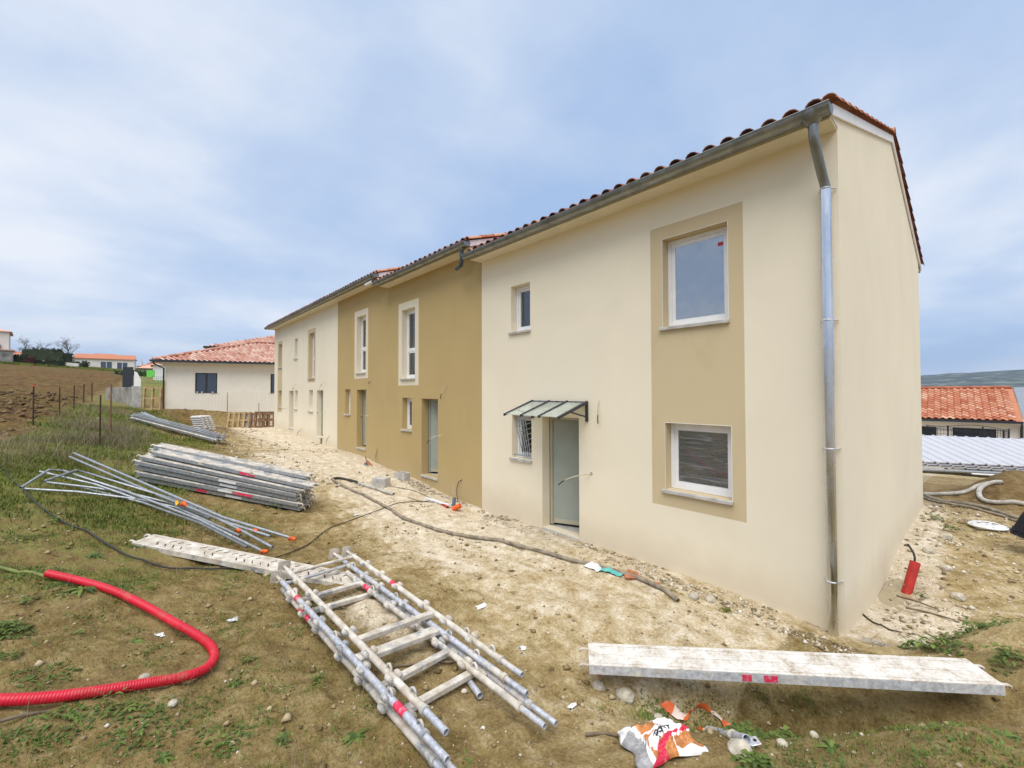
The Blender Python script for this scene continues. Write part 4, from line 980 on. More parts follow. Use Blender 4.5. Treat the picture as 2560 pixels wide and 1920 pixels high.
sframe('topmost scaffold frame of the foreground pile, white plaster-caked uprights with jacks',(-4.40,-4.37,.43),(-1.22,-4.27,.40),(-4.60,-3.54,.345),(-1.46,-3.40,.255),[(.05,.02,0),(1.86,1.90,.065)],marks=[(1,1.02,.10,'redpaint')],loops=(2.4,2.75))
sframe('second scaffold frame of the foreground pile, bluish left upright',(-4.33,-4.46,.36),(-1.10,-4.34,.345),(-4.85,-3.63,.27),(-1.32,-3.48,.215),[(.06,.30,0),(1.95,2.35,.11)],dust2='tube',marks=[(0,.5,.08,'redpaint'),(0,2.62,.13,'redpaint')],loops=(.42,1.5,2.5,2.9))
sframe('third scaffold frame of the foreground pile, grey tubes with red bands',(-4.36,-4.45,.27),(-1.00,-4.33,.24),(-4.45,-3.68,.215),(-1.03,-3.585,.19),[(.42,.42,.065),(2.28,2.26,.065)],jack=False,dust2='galvdust',marks=[(0,.62,.12,'redpaint'),(0,.82,.1,'redpaint'),(1,.52,.14,'redpaint')],loops=(.7,1.6,2.6))
sframe('lowest scaffold frame of the foreground pile, lying on the soil',(-4.20,-4.37,.23),(-1.00,-4.265,.215),(-4.30,-3.60,.165),(-1.04,-3.46,.14),[(.50,.53,.06),(2.42,2.42,.065)],jack=False,dust2='tube',loops=(2.2,))

# ================================================================ guard rails on the bank
def rail_thing(name,label,paths,r,mat,group,extras=()):
    o=empty(name,paths[0][0],label,'guard rail',group)
    for i,pt in enumerate(paths): t=MB(); t.tube(pt,r,8,hollow=.8); t.build('tube',M[mat],o)
    for kind,p,q in extras:
        if kind=='tab': t=MB(); t.prism([Vector(p),Vector(p)+Vector(q)*.5+Vector((0,0,.02)),Vector(p)+Vector((0,0,-.07))],(.012,.012,0)); t.build('bracket_plate',M['galvwhite'],o)
        else:
            t=MB(); a=Vector(p); b=Vector(q); t.tube([a.lerp(b,.2),a.lerp(b,.5)+Vector((0,0,.008)),b.lerp(a,.2)],.025,7); t.box(a.x-.0,a.x+.03,a.y-.0,a.y+.03,a.z-.05,a.z+.0); t.build('orange_clamp',M['orange'],o)
    return o
GR='guard rails lying on the grassy bank'
rail_thing('guard_rail','bent steel guard rail with the largest hooked end, nearest the left edge',
 [[(-8.46,-6.98,1.13),(-8.86,-6.74,1.31),(-9.05,-6.60,1.25),(-8.20,-5.81,.93),(-6.81,-4.99,.62),(-5.41,-4.41,.38)],
  [(-8.50,-6.99,1.11),(-8.32,-6.39,1.00),(-8.03,-5.68,.82),(-7.66,-5.22,.68),(-6.30,-4.56,.42)],
  [(-9.05,-6.86,1.27),(-8.55,-6.2,1.05),(-8.03,-5.70,.83)]],.0185,'galv',GR,
 [('tab',(-8.03,-5.68,.82),(.1,.1,0)),('tab',(-7.3,-5.05,.60),(.1,.1,0)),('clamp',(-5.50,-4.46,.39),(-5.36,-4.37,.39))])
rail_thing('guard_rail','bent steel guard rail with a pale curved end, middle of the three',
 [[(-8.53,-6.76,1.18),(-8.98,-6.45,1.25),(-9.12,-6.33,1.17),(-7.86,-5.28,.80),(-7.31,-4.98,.68),(-6.36,-4.60,.53),(-5.45,-4.32,.42)],
  [(-8.55,-6.74,1.16),(-8.50,-6.20,1.00),(-8.25,-5.75,.88),(-7.85,-5.28,.72),(-7.10,-4.84,.55)]],.0185,'galv',GR,
 [('tab',(-7.86,-5.28,.80),(.1,.1,0)),('tab',(-6.9,-4.80,.61),(.1,.1,0)),('clamp',(-6.30,-4.60,.52),(-6.2,-4.56,.50))])
rail_thing('guard_rail','straight pair of steel tubes with an open black end, crossing the other rails',
 [[(-10.75,-6.61,1.36),(-7.77,-5.28,.87),(-6.68,-4.71,.63),(-5.66,-4.02,.42)],[(-10.70,-6.66,1.30),(-8.0,-5.42,.84),(-6.5,-4.62,.55),(-5.9,-4.25,.44)]],.020,'galv',GR,
 [('tab',(-7.2,-5.0,.74),(.1,.1,0)),('clamp',(-5.72,-4.06,.43),(-5.58,-3.97,.40)),('clamp',(-6.2,-4.42,.5),(-6.1,-4.36,.48))])
rail_thing('guard_rail','single thin steel tube lying lowest beneath the bent rails',[[(-8.75,-6.45,1.03),(-7.9,-5.62,.78),(-6.9,-4.98,.55),(-5.85,-4.55,.37)]],.0185,'galv',GR,[('tab',(-7.5,-5.35,.68),(.1,.1,0)),('tab',(-6.7,-4.88,.53),(.1,.1,0))])
r_=empty('yellow_rag',(-7.62,-5.24,.78),'scrap of yellow plastic caught on the guard rails','rag'); t=MB(); 
t.sheet([[(-7.62+.045*i+.02*math.sin(j*2),-5.24+.03*j,.775+.03*math.sin(i*1.7+j)) for i in range(4)] for j in range(3)]); t.build('flap',M['yellow'],r_); t=MB(); t.tube([(-7.50,-5.18,.74),(-7.44,-5.14,.78),(-7.40,-5.10,.72)],[.02,.04,.015],7); t.build('knot',M['orange'],r_)
# far bundle of rails
for i in range(7):
    a=Vector((-23.0+random.uniform(-.2,.2),-5.86+i*.05,1.46+.04*(i%3))); b=Vector((-16.9+random.uniform(-.3,.3),-3.62+i*.05,.83+.04*(i%3)))
    e_=empty('guard_rail',a,f'long steel rail in the flat bundle on the far grass, {["nearest","second","third","fourth","fifth","sixth","farthest"][i]} across','guard rail','far bundle of steel rails')
    t=MB(); t.tube([a,b],.033,8); t.build('tube',M['galvdust' if i%2 else 'galv'],e_)
    t=MB(); t.tube([a+Vector((.02,.02,.12)),b+Vector((.02,.02,.12))],.02,8); t.build('tube',M['galv'],e_)
    t=MB(); c_=b.lerp(a,.02); t.tube([c_,c_+Vector((.05,.05,.2))],.018,6); t.build('end_post',M['galvwhite'],e_)
for i in range(2):
    a=Vector((-28.4+i*.2,-5.45+i*.12,1.50)); b=Vector((-19.0,-4.35+i*.12,1.02))
    e_=empty('guard_rail',a,['upper steel rail resting across the far bank below the pallet','lower steel rail resting across the far bank below the pallet'][i],'guard rail','far steel rails on the bank')
    t=MB(); t.tube([a,b],.045,8); t.build('tube',M['galv'],e_)
    for s_ in (.55,.62): c_=a.lerp(b,s_); t=MB(); t.box(c_.x-.08,c_.x+.08,c_.y-.06,c_.y+.06,c_.z-.01,c_.z+.10); t.build('coupler',M['galvwhite'],e_)

# ================================================================ far stacks
lx,ly=-20.1,-3.45; lz=hn(lx,ly)
for i in range(9):
    sh=random.uniform(-.03,.03)+(.03*math.sin(i*.6)-.012*i); w=.95
    m=MB(); mt=Matrix.Translation((lx-.35+sh*.4,ly-.1+sh,lz+.0+i*.085))@Matrix.Rotation(R(40)+random.uniform(-.08,.08),4,'Z')
    m.box(-.30,.30,-.52,.52,0,.075,M=mt,bev=.008)
    for y in (-.3,0,.3): m.box(-.31,.31,y-.05,y+.05,.0751,.115,M=mt)
    o=empty('concrete_slab',mt.translation,f'ribbed white concrete floor slab, {["bottom","second","third","fourth","fifth","sixth","seventh","eighth","top"][i]} of the far stack','slab','concrete slabs stacked by the far corner')
    b_=MB(); b_.box(-.22,.22,-.30,.30,0,.055,M=mt,bev=.008); b_.build('slab_body',M['stonepale'] if 'stonepale' in M else M['whitepaint'],o)
    for y in (-.2,0,.2): b_=MB(); b_.box(-.215,.215,y-.03,y+.03,.0551,.082,M=mt); b_.build('rib',M['whitepaint'],o)
def pallet(label,origin,rz,tilt,w=1.2,h=1.0,mat='timber',slats=5):
    o=bpy.data.objects.new('pallet',None); COL.objects.link(o); o.empty_display_size=.1
    o.matrix_world=Matrix.Translation(Vector(origin))@Matrix.Rotation(rz,4,'Z')@Matrix.Rotation(tilt,4,'X'); tag(o,label,'pallet','timber pallets leaning about')
    for i in range(slats):
        x=-w/2+w*i/(slats-1); t=MB(); t.box(x-.05,x+.05,-.07,-.048,0,h); t.build('slat',M[mat],o,local=True)
    for z in (.05,h/2,h-.05): t=MB(); t.box(-w/2-.04,w/2+.04,-.047,.03,z-.045,z+.045); t.build('bearer',M[mat],o,local=True)
    for i in (0,2,4): x=-w/2+w*i/4; t=MB(); t.box(x-.05,x+.05,.031,.053,0,h); t.build('back_slat',M[mat],o,local=True)
    return o
pallet('pale timber pallet standing on edge beside the grey board at the far corner',(-27.1,-1.35,hn(-27.1,-1.35)),R(50),R(-12),1.15,.95)
pallet('pale timber pallet closing the gap beside the concrete pillar',(-31.6,-4.95,hz(-31.6,-4.95)),R(50),R(-3),.95,1.35,slats=3)
pallet('dark brown timber pallet leaning on the wall end, front of the two',(-26.2,-.35,hn(-26.2,-.35)),R(60),R(-10),1.2,.85,'oldtimber',6)
pallet('dark brown timber pallet behind the front dark one',(-26.5,-.05,hn(-26.5,-.05)),R(60),R(-8),1.2,.9,'oldtimber',6)
t=MB(); mt=Matrix.Translation((-26.85,-.95,hn(-26.85,-.95)))@Matrix.Rotation(R(52),4,'Z')@Matrix.Rotation(R(-10),4,'X'); t.box(-.25,.25,0,.03,0,.85,M=mt,bev=.004); tag(t.build('grey_board',M['greyboard']),'plain grey board standing between the pallets','board')
t=MB(); mt=Matrix.Translation((-27.9,-1.9,hn(-27.9,-1.9)-.05)); t.prism([mt@Vector(p) for p in ((0,0,0),(.9,.75,.1),(.9,.75,.55))],(-.02,.03,0)); tag(t.build('timber_offcut',M['timber']),'triangular sheet of plywood propped against the pale pallet','board')
# posts and stakes
def post(x,y,h,r,mat,label,cat='post',group=None,lean=(0,0),cap=False):
    z=hn(x,y)-.15; o=empty('fence_post',(x,y,z),label,cat,group); t=MB(); t.tube([(x,y,z),(x+lean[0],y+lean[1],z+h+.15)],[r,r*.85],7); t.build('shaft',M[mat],o)
    if cap: t=MB(); t.box(x+lean[0]-r*1.7,x+lean[0]+r*1.7,y+lean[1]-r*1.7,y+lean[1]+r*1.7,z+h+.12,z+h+.2); t.build('cap',M['brick'],o)
    return o
FG='rusty fence posts along the ploughed field'
post(-18.0,-8.0,1.18,.021,'rust','rusty fence post with clay cap nearest the left edge',group=FG,cap=True)
post(-24.0,-8.0,1.18,.023,'rust','rusty fence post with clay cap, second from the left edge',group=FG,cap=True)
post(-28.2,-7.9,1.2,.026,'rust','bare rusty fence post right of the two capped ones',group=FG)
post(-33.5,-7.9,1.1,.03,'rust','thin far rusty post left of the concrete wall',group=FG)
post(-36.,-7.7,1.1,.03,'rust','farthest rusty post just left of the concrete wall',group=FG)
post(-13.4,-6.36,1.25,.018,'rust','thin dark stake rising from the near grass below the fence line','stake','thin stakes in the grass')
post(-16.0,-6.25,1.45,.022,'oldtimber','tall grey stake in the brambles in front of the concrete wall','stake','thin stakes in the grass')
post(-31.2,-1.3,1.5,.03,'timber','pale timber stake standing before the neighbour window','stake','timber stakes at the far bank')
post(-27.0,-2.55,.85,.035,'timber','short pale timber stake leaning near the slab stack','stake','timber stakes at the far bank',lean=(-.1,.0))
post(-30.9,.4,.85,.018,'rust','thin iron rod standing in the far bank','stake')
# chicken-wire in front of the neighbour's wall
m=MB(); a_=Vector((-31.75,-3.6)); b_=Vector((-30.4,1.6))
def wmesh(label,a,b,zb,h,step,r,mat,nm='wire_fence',rows=9):
    o=empty(nm,(a[0],a[1],zb(0)),label,'fence')
    L=math.hypot(b[0]-a[0],b[1]-a[1]); n=int(L/step)
    m=MB()
    for i in range(n+1):
        t=i/n; x=a[0]+(b[0]-a[0])*t; y=a[1]+(b[1]-a[1])*t; m.tube([(x,y,zb(t)),(x,y,zb(t)+h)],r,3,caps=False)
    for j in range(rows):
        m.tube([(a[0]+(b[0]-a[0])*i/8,a[1]+(b[1]-a[1])*i/8,zb(i/8)+h*j/(rows-1)+.015*math.sin(i*2+j)) for i in range(9)],r,3,caps=False)
    w=m.build('wire_mesh',M[mat],o); w['kind']='stuff'; return o
wmesh('sagging wire mesh fence in front of the neighbour wall',(-31.75,-3.4),(-30.4,1.9),lambda t:1.55,1.0,.17,.002,'concrete')
wmesh('light green wire mesh fence beyond the concrete wall',(-59.07,-5.66),(-57.2,-3.5),lambda t:3.0,1.3,.2,.012,'greenwire' if 'greenwire' in M else 'bush',rows=7)
# concrete retaining wall and pillar
m=MB(); mt=frame_matrix((-39.0,-7.2,1.2),(5.9,1.45,0),(-.24,.97,0)); m.box(0,6.05,0,.2,-.6,1.68,M=mt,bev=.02); cw1=m.build('retaining_wall',M['stonewall']); tag(cw1,'grey streaked concrete retaining wall at the field corner','wall')
m=MB(); m.box(-33.2,-32.6,-5.85,-5.40,.6,2.95,bev=.02); tag(m.build('concrete_pillar',M['sill']),'square pale concrete pillar at the end of the retaining wall','pillar')
m=MB(); mt=frame_matrix((-43.6,-6.4,2.2),(.45,.5,0),(-.7,.7,0)); m.box(-.05,.75,0,.06,0,2.35,M=mt); tag(m.build('dark_board',M['anthracite']),'tall dark grey board standing behind the retaining wall','board')
m=MB(); mt=frame_matrix((-42.9,-5.75,2.2),(.3,.36,0),(-.7,.7,0)); m.prism([mt@Vector(p) for p in ((0,0,0),(.45,0,0),(.5,0,1.3),(.2,0,1.9),(0,0,2.0))],mt.to_3x3()@Vector((0,.05,0))); tag(m.build('white_board',M['whitepaint']),'white board leaning beside the tall dark board','board')
lg=empty('play_tower',(-58.1,-4.6,2.9),'small play tower with lime green board beyond the wire fence','play tower')
for dx in (0,.55): t=MB(); t.box(-58.2+dx*.65,-58.12+dx*.65,-4.75+dx*.7,-4.67+dx*.7,2.6,4.3); t.build('leg',M['timber'],lg)
t=MB(); mt=frame_matrix((-58.25,-4.78,4.2),(.42,.45,0),(-.7,.7,0)); t.box(0,.85,0,.06,0,.75,M=mt); t.build('panel',M['greenplastic'],lg)
for z in (3.4,3.8): t=MB(); mt=frame_matrix((-58.2,-4.75,z),(.42,.45,0),(-.7,.7,0)); t.box(0,.6,0,.05,0,.06,M=mt); t.build('rung',M['timber'],lg)
sl_=empty('street_lamp',(-197.5,-3.6,7.5),'thin curved street lamp far beyond the white house','street lamp'); t=MB(); t.tube([(-197.5,-3.6,7.0),(-197.5,-3.6,13.2),(-197.9,-4.0,14.4),(-199.0,-5.3,15.1)],.11,8); t.build('pole',M['galv'],sl_); t=MB(); t.box(-199.5,-198.9,-5.9,-5.2,14.98,15.12); t.build('lamp_head',M['galv'],sl_)
# field wall on the crest
m=MB(); m.prism([(-125.2,-24.2,7.0),(-125.2,-24.2,9.5),(-125.4,-24.0,9.5),(-125.4,-24.0,7.0)],(2.6,9.8,-.9)); tag(m.build('garden_wall',M['pale']),'long low rendered garden wall along the crest behind the hedges','wall')

# ================================================================ hedges, trees
def leafcloud(mb,cx,cy,cz,rx,ry,rz,n,size,box=False,ang=0):
    c,s=math.cos(ang),math.sin(ang)
    for i in range(n):
        if box:
            u,v,w=[random.uniform(-1,1) for _ in range(3)]; k=random.randrange(3); q=[u,v,w]; 
            if random.random()<.8: q[k]=math.copysign(random.uniform(.8,1.05),q[k])
            u,v,w=q
        else:
            d=Vector((random.gauss(0,1),random.gauss(0,1),random.gauss(0,1))).normalized()*random.uniform(.6,1.05)**.6; u,v,w=d
        p=Vector((cx+(u*rx)*c-(v*ry)*s,cy+(u*rx)*s+(v*ry)*c,cz+w*rz)); sz=size*random.uniform(.6,1.4)
        a=Vector((random.gauss(0,1),random.gauss(0,1),random.gauss(0,1))).normalized(); b=a.orthogonal().normalized()
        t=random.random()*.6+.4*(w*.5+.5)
        mb.add([p-a*sz,p+b*sz*.5,p+a*sz,p-b*sz*.5],[(0,1,2,3)],tint=t)
def hedge(a,b,h,w,label,mat='hedge',zb=None):
    cx,cy=(a[0]+b[0])/2,(a[1]+b[1])/2; L=math.hypot(b[0]-a[0],b[1]-a[1]); ang=math.atan2(b[1]-a[1],b[0]-a[0]); z=hz(cx,cy)-.2 if zb is None else zb
    o=empty('hedge',(cx,cy,z),label,'hedge','clipped hedges on the crest')
    m=MB(); mt=Matrix.Translation((cx,cy,z))@Matrix.Rotation(ang,4,'Z')
    m.box(-L/2+.15,L/2-.15,-w/2+.2,w/2-.2,0,h-.25,M=mt); m.build('branch_core',M[mat],o)
    m=MB(); leafcloud(m,cx,cy,z+h/2,L/2,w/2,h/2,int(L*110),.22,True,ang); m.build('foliage',M[mat],o)
hedge((-124.8,-24.0),(-122.2,-21.2),2.3,1.4,'low dark clipped hedge nearest the house at the left edge',zb=7.6)
hedge((-122.2,-21.1),(-121.4,-20.2),1.9,1.4,'reddish end of the low hedge beside the dark one','hedgered',zb=7.55)
hedge((-123.9,-20.0),(-120.6,-16.3),2.0,1.4,'long dark clipped hedge on the crest, middle one',zb=7.1)
hedge((-125.6,-15.9),(-123.2,-13.2),1.9,1.5,'rounded dark hedge closest to the orange-roofed house',zb=7.1)
hedge((-149.,-24.8),(-144.4,-19.0),4.0,2.5,'big dark bush mass above the garden wall',zb=9.0)
hedge((-142.3,-19.6),(-140.1,-17.2),3.6,2.5,'tall dark bush beside the orange-roofed house',zb=8.3)
hedge((-130.,-12.),(-123.,-4.5),1.2,1.6,'row of green shrubs below the orange-roofed house','bush',zb=6.3)
hedge((-76.,-7.3),(-72.,-3.4),1.5,1.6,'green bushes behind the wire fence','bush',zb=3.9)
def bare_tree(x,y,h,label,seed):
    rd=random.Random(seed); z=hz(x,y)-.3; o=empty('bare_tree',(x,y,z),label,'tree','bare winter trees on the skyline'); tr=MB(); tw=MB()
    def grow(p,d,ln,r,lev):
        q=p; pts=[p]
        for i in range(3): d=(d+Vector((rd.gauss(0,.16),rd.gauss(0,.16),rd.gauss(.02,.1)))).normalized(); q=q+d*ln/3; pts.append(q)
        (tr if lev<2 else tw).tube(pts,[r,r*.88,r*.75,r*.62],5 if lev<2 else 4,caps=False)
        if lev<6:
            for i in range(3 if lev<4 else 2+(rd.random()<.6)):
                nd=(d+Vector((rd.gauss(0,.65),rd.gauss(0,.65),rd.gauss(.22,.3)))).normalized(); grow(pts[rd.choice((1,2,3,3))],nd,ln*rd.uniform(.55,.75),max(.012,r*.56),lev+1)
    grow(Vector((x,y,z)),Vector((0,0,1)),h*.28,.22,0)
    tr.build('trunk',M['bark'],o); tw.build('crown',M['bark'],o)
bare_tree(-188.,-30.6,15,'bare tree nearest the left edge',1); bare_tree(-176.,-24.8,12.5,'bare tree in the middle of the three on the skyline',2); bare_tree(-168.5,-19.2,15.5,'bare tree just left of the orange-roofed house',5)

# ================================================================ hoses, cables, pipes
def smoothpath(pts,n=8):
    P_=[Vector(p) for p in pts]; out=[]
    for i in range(len(P_)-1):
        p0=P_[max(i-1,0)];p1=P_[i];p2=P_[i+1];p3=P_[min(i+2,len(P_)-1)]
        for k in range(n):
            t=k/n; out.append(.5*((2*p1)+(-p0+p2)*t+(2*p0-5*p1+4*p2-p3)*t*t+(-p0+3*p1-3*p2+p3)*t**3))
    out.append(P_[-1]); return out
def lay(pts,r,n=8,lift=0.):
    out=[]
    for p in smoothpath(pts,n):
        z=hn(p.x,p.y)+r*.8+lift; out.append(Vector((p.x,p.y,z)))
    # smooth z
    zs=[p.z for p in out]
    for _ in range(14): zs=[zs[0]]+[max(zs[i],(zs[i-1]+zs[i]*2+zs[i+1])/4) for i in range(1,len(zs)-1)]+[zs[-1]]
    for p,z in zip(out,zs): p.z=z
    return out
def line(name,pts,r,mat,label,cat,group=None,n=8,hollow=0,lift=0,sides=10):
    t=MB(); t.tube(lay(pts,r,n,lift),r,sides,hollow=hollow); o=t.build(name,M[mat]); tag(o,label,cat,group); return o
line('water_hose',[(-10.04,-1.98,0),(-9.2,-1.95,0),(-8.4,-1.78,0),(-7.5,-1.75,0),(-6.9,-1.82,0),(-6.3,-1.85,0),(-5.3,-1.60,0),(-4.44,-1.21,0),(-3.6,-1.02,0),(-3.0,-.94,0),(-2.4,-.78,0),(-1.85,-.74,0),(-1.45,-.86,0)],.03,'hosebrown','long muddy hose running along the foot of the terrace','hose',hollow=.75)
line('black_hose_end',[(-10.04,-1.95,0),(-10.08,-1.75,0),(-9.80,-1.52,0),(-9.53,-1.50,0)],.032,'cableblack','dark curved hose end looping back beside the grey pipe','hose')
line('grey_pipe',[(-9.50,-1.50,0),(-8.75,-1.39,0),(-8.21,-1.20,0)],.04,'hosegrey','pale grey plastic pipe lying in front of the concrete block','pipe',hollow=.8)
line('thin_cable',[(-9.0,-1.05,0),(-8.2,-.62,0),(-7.6,-.55,0),(-7.5,-.8,0),(-7.9,-1.0,0)],.006,'cableblack','thin cable looping over the soil near the concrete block','cable')
line('thin_cable',[(-5.35,-4.53,0),(-5.86,-3.8,0),(-6.56,-3.16,0),(-7.44,-1.66,0),(-7.51,-1.01,0),(-7.2,-.5,0)],.008,'cableblack','thin black cable crossing under the long hose','cable')
bc=[(-10.25,-7.45),(-8.89,-7.09),(-7.58,-6.69),(-6.86,-6.40),(-6.17,-6.07),(-5.63,-5.75),(-5.34,-5.32),(-5.2,-4.9),(-5.35,-4.53)]
line('black_cable',[(-13,-8.2,0)]+[(a,b,0) for a,b in bc],.011,'cableblack','black cable running down the grassy bank over the perforated plank','cable',lift=.015)
line('green_cable',[(-6.2,-7.6,0),(-5.42,-6.71,0),(-5.25,-6.53,0),(-5.03,-6.30,0)],.016,'cablegreen','yellow-green cable feeding into the red corrugated duct','cable')
# red corrugated duct
def relax(p,it=2):
    for _ in range(it): p=[p[0]]+[(.25*p[i-1][0]+.5*p[i][0]+.25*p[i+1][0],.25*p[i-1][1]+.5*p[i][1]+.25*p[i+1][1]) for i in range(1,len(p)-1)]+[p[-1]]
    return p
rd=[(-5.05,-6.36),(-4.83,-6.12),(-4.6,-5.89),(-4.27,-5.66),(-3.96,-5.47),(-3.68,-5.32),(-3.40,-5.22),(-3.16,-5.21),(-3.02,-5.30),(-2.95,-5.45),(-2.95,-5.65),(-2.97,-5.88),(-3.0,-6.14),(-3.06,-6.35),(-3.2,-6.7),(-3.6,-7.2)]
rd=relax(rd,1)
_zz=[max(hn(a+dx,b+dy) for dx in (-.08,0,.08) for dy in (-.08,0,.08))+.026 for a,b in rd]; _zz=[_zz[0]]+[(_zz[i-1]+2*_zz[i]+_zz[i+1])/4 for i in range(1,len(_zz)-1)]+[_zz[-1]]; cen=smoothpath([(a,b,z_) for (a,b),z_ in zip(rd,_zz)],60); rr=[]; acc=0
cen2=[];
for i in range(len(cen)-1):
    L_=(cen[i+1]-cen[i]).length; k=max(1,int(L_/.004)); 
    for j in range(k): cen2.append(cen[i].lerp(cen[i+1],j/k))
step=.0034; res=[cen2[0]]
for p in cen2[1:]:
    if (p-res[-1]).length>=step: res.append(p)
radii=[.0345+.0016*math.sin(i*2*math.pi/4) for i in range(len(res))]
t=MB(); t.tube(res,radii,14,smooth=True); dct=t.build('corrugated_duct',M['redplastic']); tag(dct,'red corrugated plastic duct curling across the left foreground','duct')
# right side hoses
line('water_hose',[(-.11,9.64,0),(.33,9.66,0),(.67,9.91,0),(.88,10.10,0),(1.04,10.10,0),(1.22,10.06,0)],.045,'hosegrey','grey hose climbing the dirt mound behind the house','hose','hoses behind the house')
line('water_hose',[(1.25,10.06,0),(1.01,10.04,0),(.88,9.83,0),(.86,9.55,0),(.94,9.30,0),(1.13,9.18,0),(1.54,9.2,0),(2.3,9.0,0)],.05,'hosegrey','pale hose curling in a U down the dirt mound','hose','hoses behind the house',lift=.01)
line('water_hose',[(-.09,9.44,0),(.16,8.89,0),(.44,8.64,0),(.88,8.47,0),(1.18,8.29,0),(1.39,8.02,0),(2.2,7.4,0)],.045,'hosebrown','muddy hose crossing the flat ground in front of the mound, upper one','hose','hoses behind the house')
line('water_hose',[(-.08,9.1,0),(.2,8.65,0),(.5,8.45,0),(.88,8.30,0),(1.18,8.12,0),(1.39,7.86,0),(2.2,7.2,0)],.03,'hosebrown','thin muddy hose just below the upper one in front of the mound','hose','hoses behind the house')
line('thin_cable',[(-.04,.98,0),(.11,.74,0),(.26,.62,0),(.39,.66,0),(.53,.59,0)],.009,'cableblack','short black cable coming out at the foot of the gable','cable')
line('thin_cable',[(1.2,6.9,0),(1.5,6.6,0),(2.0,6.3,0)],.014,'cableblack','dark cable trailing from the white reel at the right edge','cable')
# ================================================================ small things
def rock(name,x,y,r,label,mat='stone',group=None,flat=.7,z=None,cat='stone'):
    bm=bmesh.new(); bmesh.ops.create_icosphere(bm,subdivisions=2,radius=1)
    sd=random.random()*50
    for v in bm.verts:
        n=v.co.normalized(); k=.75+.5*float(fbm(np.array([n.x*1.6+sd]),np.array([n.y*1.6+n.z*2.1]),int(sd),3)[0]); v.co=Vector((n.x*k*r,n.y*k*r*random.uniform(.95,1.05),n.z*k*r*flat))
    me=bpy.data.meshes.new(name); bm.to_mesh(me); bm.free(); me.materials.append(M[mat]); at=me.attributes.new('tint','FLOAT','POINT')
    o=bpy.data.objects.new(name,me); COL.objects.link(o); o.location=(x,y,(hn(x,y) if z is None else z)+r*flat*.35); o.rotation_euler=(random.uniform(-.3,.3),random.uniform(-.3,.3),random.uniform(0,6)); tag(o,label,cat,group); return o
SG='loose pale stones on the site'
rock('stone',-1.39,-.58,.07,'pale stone at the end of the muddy hose, left one',group=SG); rock('stone',-1.24,-.47,.065,'pale stone at the end of the muddy hose, right one',group=SG)
rock('stone',-1.22,-2.72,.055,'small pale stone under the left end of the white plank',group=SG); rock('stone',-1.02,-2.62,.085,'large pale stone propping the left end of the white plank',group=SG)
rock('stone',-.02,-2.86,.075,'pale stone under the flange of the short steel tube',group=SG); rock('stone',-1.79,-3.73,.028,'pale flat stone beside the short cut tube',group=SG); rock('stone',-3.17,-5.67,.035,'pale pebble inside the curve of the red duct',group=SG)
rock('stone',-2.66,-5.53,.03,'pale pebble below the red duct',group=SG); rock('stone',-.36,-2.02,.04,'grey stone beside the orange tape loop',group=SG)
for i,(x,y,s_) in enumerate(((-.75,-2.55,.045),(.1,-2.45,.04),(-.15,-2.62,.05),(.22,-2.2,.03))): rock('stone',x,y,s_,['stone in the ditch left of the orange tape','stone on the ditch edge right of the steel tube','stone just above the steel tube','small stone on the right mound edge'][i],group=SG)
for i,(x,y,s_) in enumerate(((.35,4.2,.09),(.6,3.3,.07),(.75,2.3,.08),(.5,5.2,.1))): rock('stone',x,y,s_,['pale rubble lump beyond the red pipe','pale rubble lump right of the red pipe','pale rubble lump at the right edge level with the red pipe','pale rubble lump farther along the gable'][i],group=SG)
# lumps of spoil beside the wall
for i in range(10): pass
# concrete blocks
def block(x,y,rz,label,hollow):
    z=hn(x,y)-.02; o=empty('concrete_block',(x,y,z),label,'concrete block',None,rz); m=MB()
    if hollow:
        for a in ((-.2,.2,-.1,-.07,0,.2),(-.2,.2,.07,.1,0,.2),(-.2,-.17,-.07,.07,0,.2),(.17,.2,-.07,.07,0,.2),(-.015,.015,-.07,.07,0,.2)): m.box(*a)
        for i,a in enumerate(((-.2,.2,-.1,-.07,0,.2),(-.2,.2,.07,.1,0,.2))): t=MB(); t.box(*a,bev=.004); t.build('face_shell',M['sill'],o,local=True)
        for a in ((-.2,-.17,-.07,.07,0,.195),(.17,.2,-.07,.07,0,.195),(-.015,.015,-.07,.07,0,.195)): t=MB(); t.box(*a); t.build('web',M['sill'],o,local=True)
    else:
        t=MB(); t.box(-.2,.2,-.12,.12,0,.22,bev=.012); t.build('block_body',M['sill'],o,local=True); t=MB(); t.tube([(-.08,-.122,.0),(-.08,-.122,.222),(-.08,.1,.224)],.006,5); t.build('strap',M['hosegrey'],o,local=True)
    return o
block(-9.05,-1.12,R(25),'solid grey concrete block on the soil behind the grey pipe',False); block(-9.25,-.45,R(12),'hollow concrete block half sunk in sand by the ochre wall',True)
# conduits by the ochre wall
o=empty('conduit_stub',(-6.6,-.5,0.),'red and orange conduit ends beside a white pipe near the cream corner','conduit')
t=MB(); t.tube([(-6.62,-.62,.02),(-6.5,-.5,.10)],.055,10,hollow=.85); t.build('orange_pipe',M['orange'],o); t=MB(); t.tube([(-7.05,-.62,.05),(-6.72,-.68,.05)],.03,8,hollow=.8); t.build('red_pipe',M['redpvc'],o)
t=MB(); t.tube([(-7.7,-.62,.05),(-6.75,-.62,.07)],.035,8); t.build('white_pipe',M['plasticwhite'],o); t=MB(); t.tube([(-6.74,-.52,.05),(-6.8,-.45,.2)],.04,8); t.build('blue_pipe',M['cloth_blue'],o); t=MB(); t.tube([(-6.95,-.4,.0),(-6.96,-.38,.42)],.008,5); t.build('rod',M['cablecream'],o)
o=empty('conduit_stub',(-11.4,-.3,.3),'small red and blue conduit ends leaning from the sand by the ochre wall','conduit')
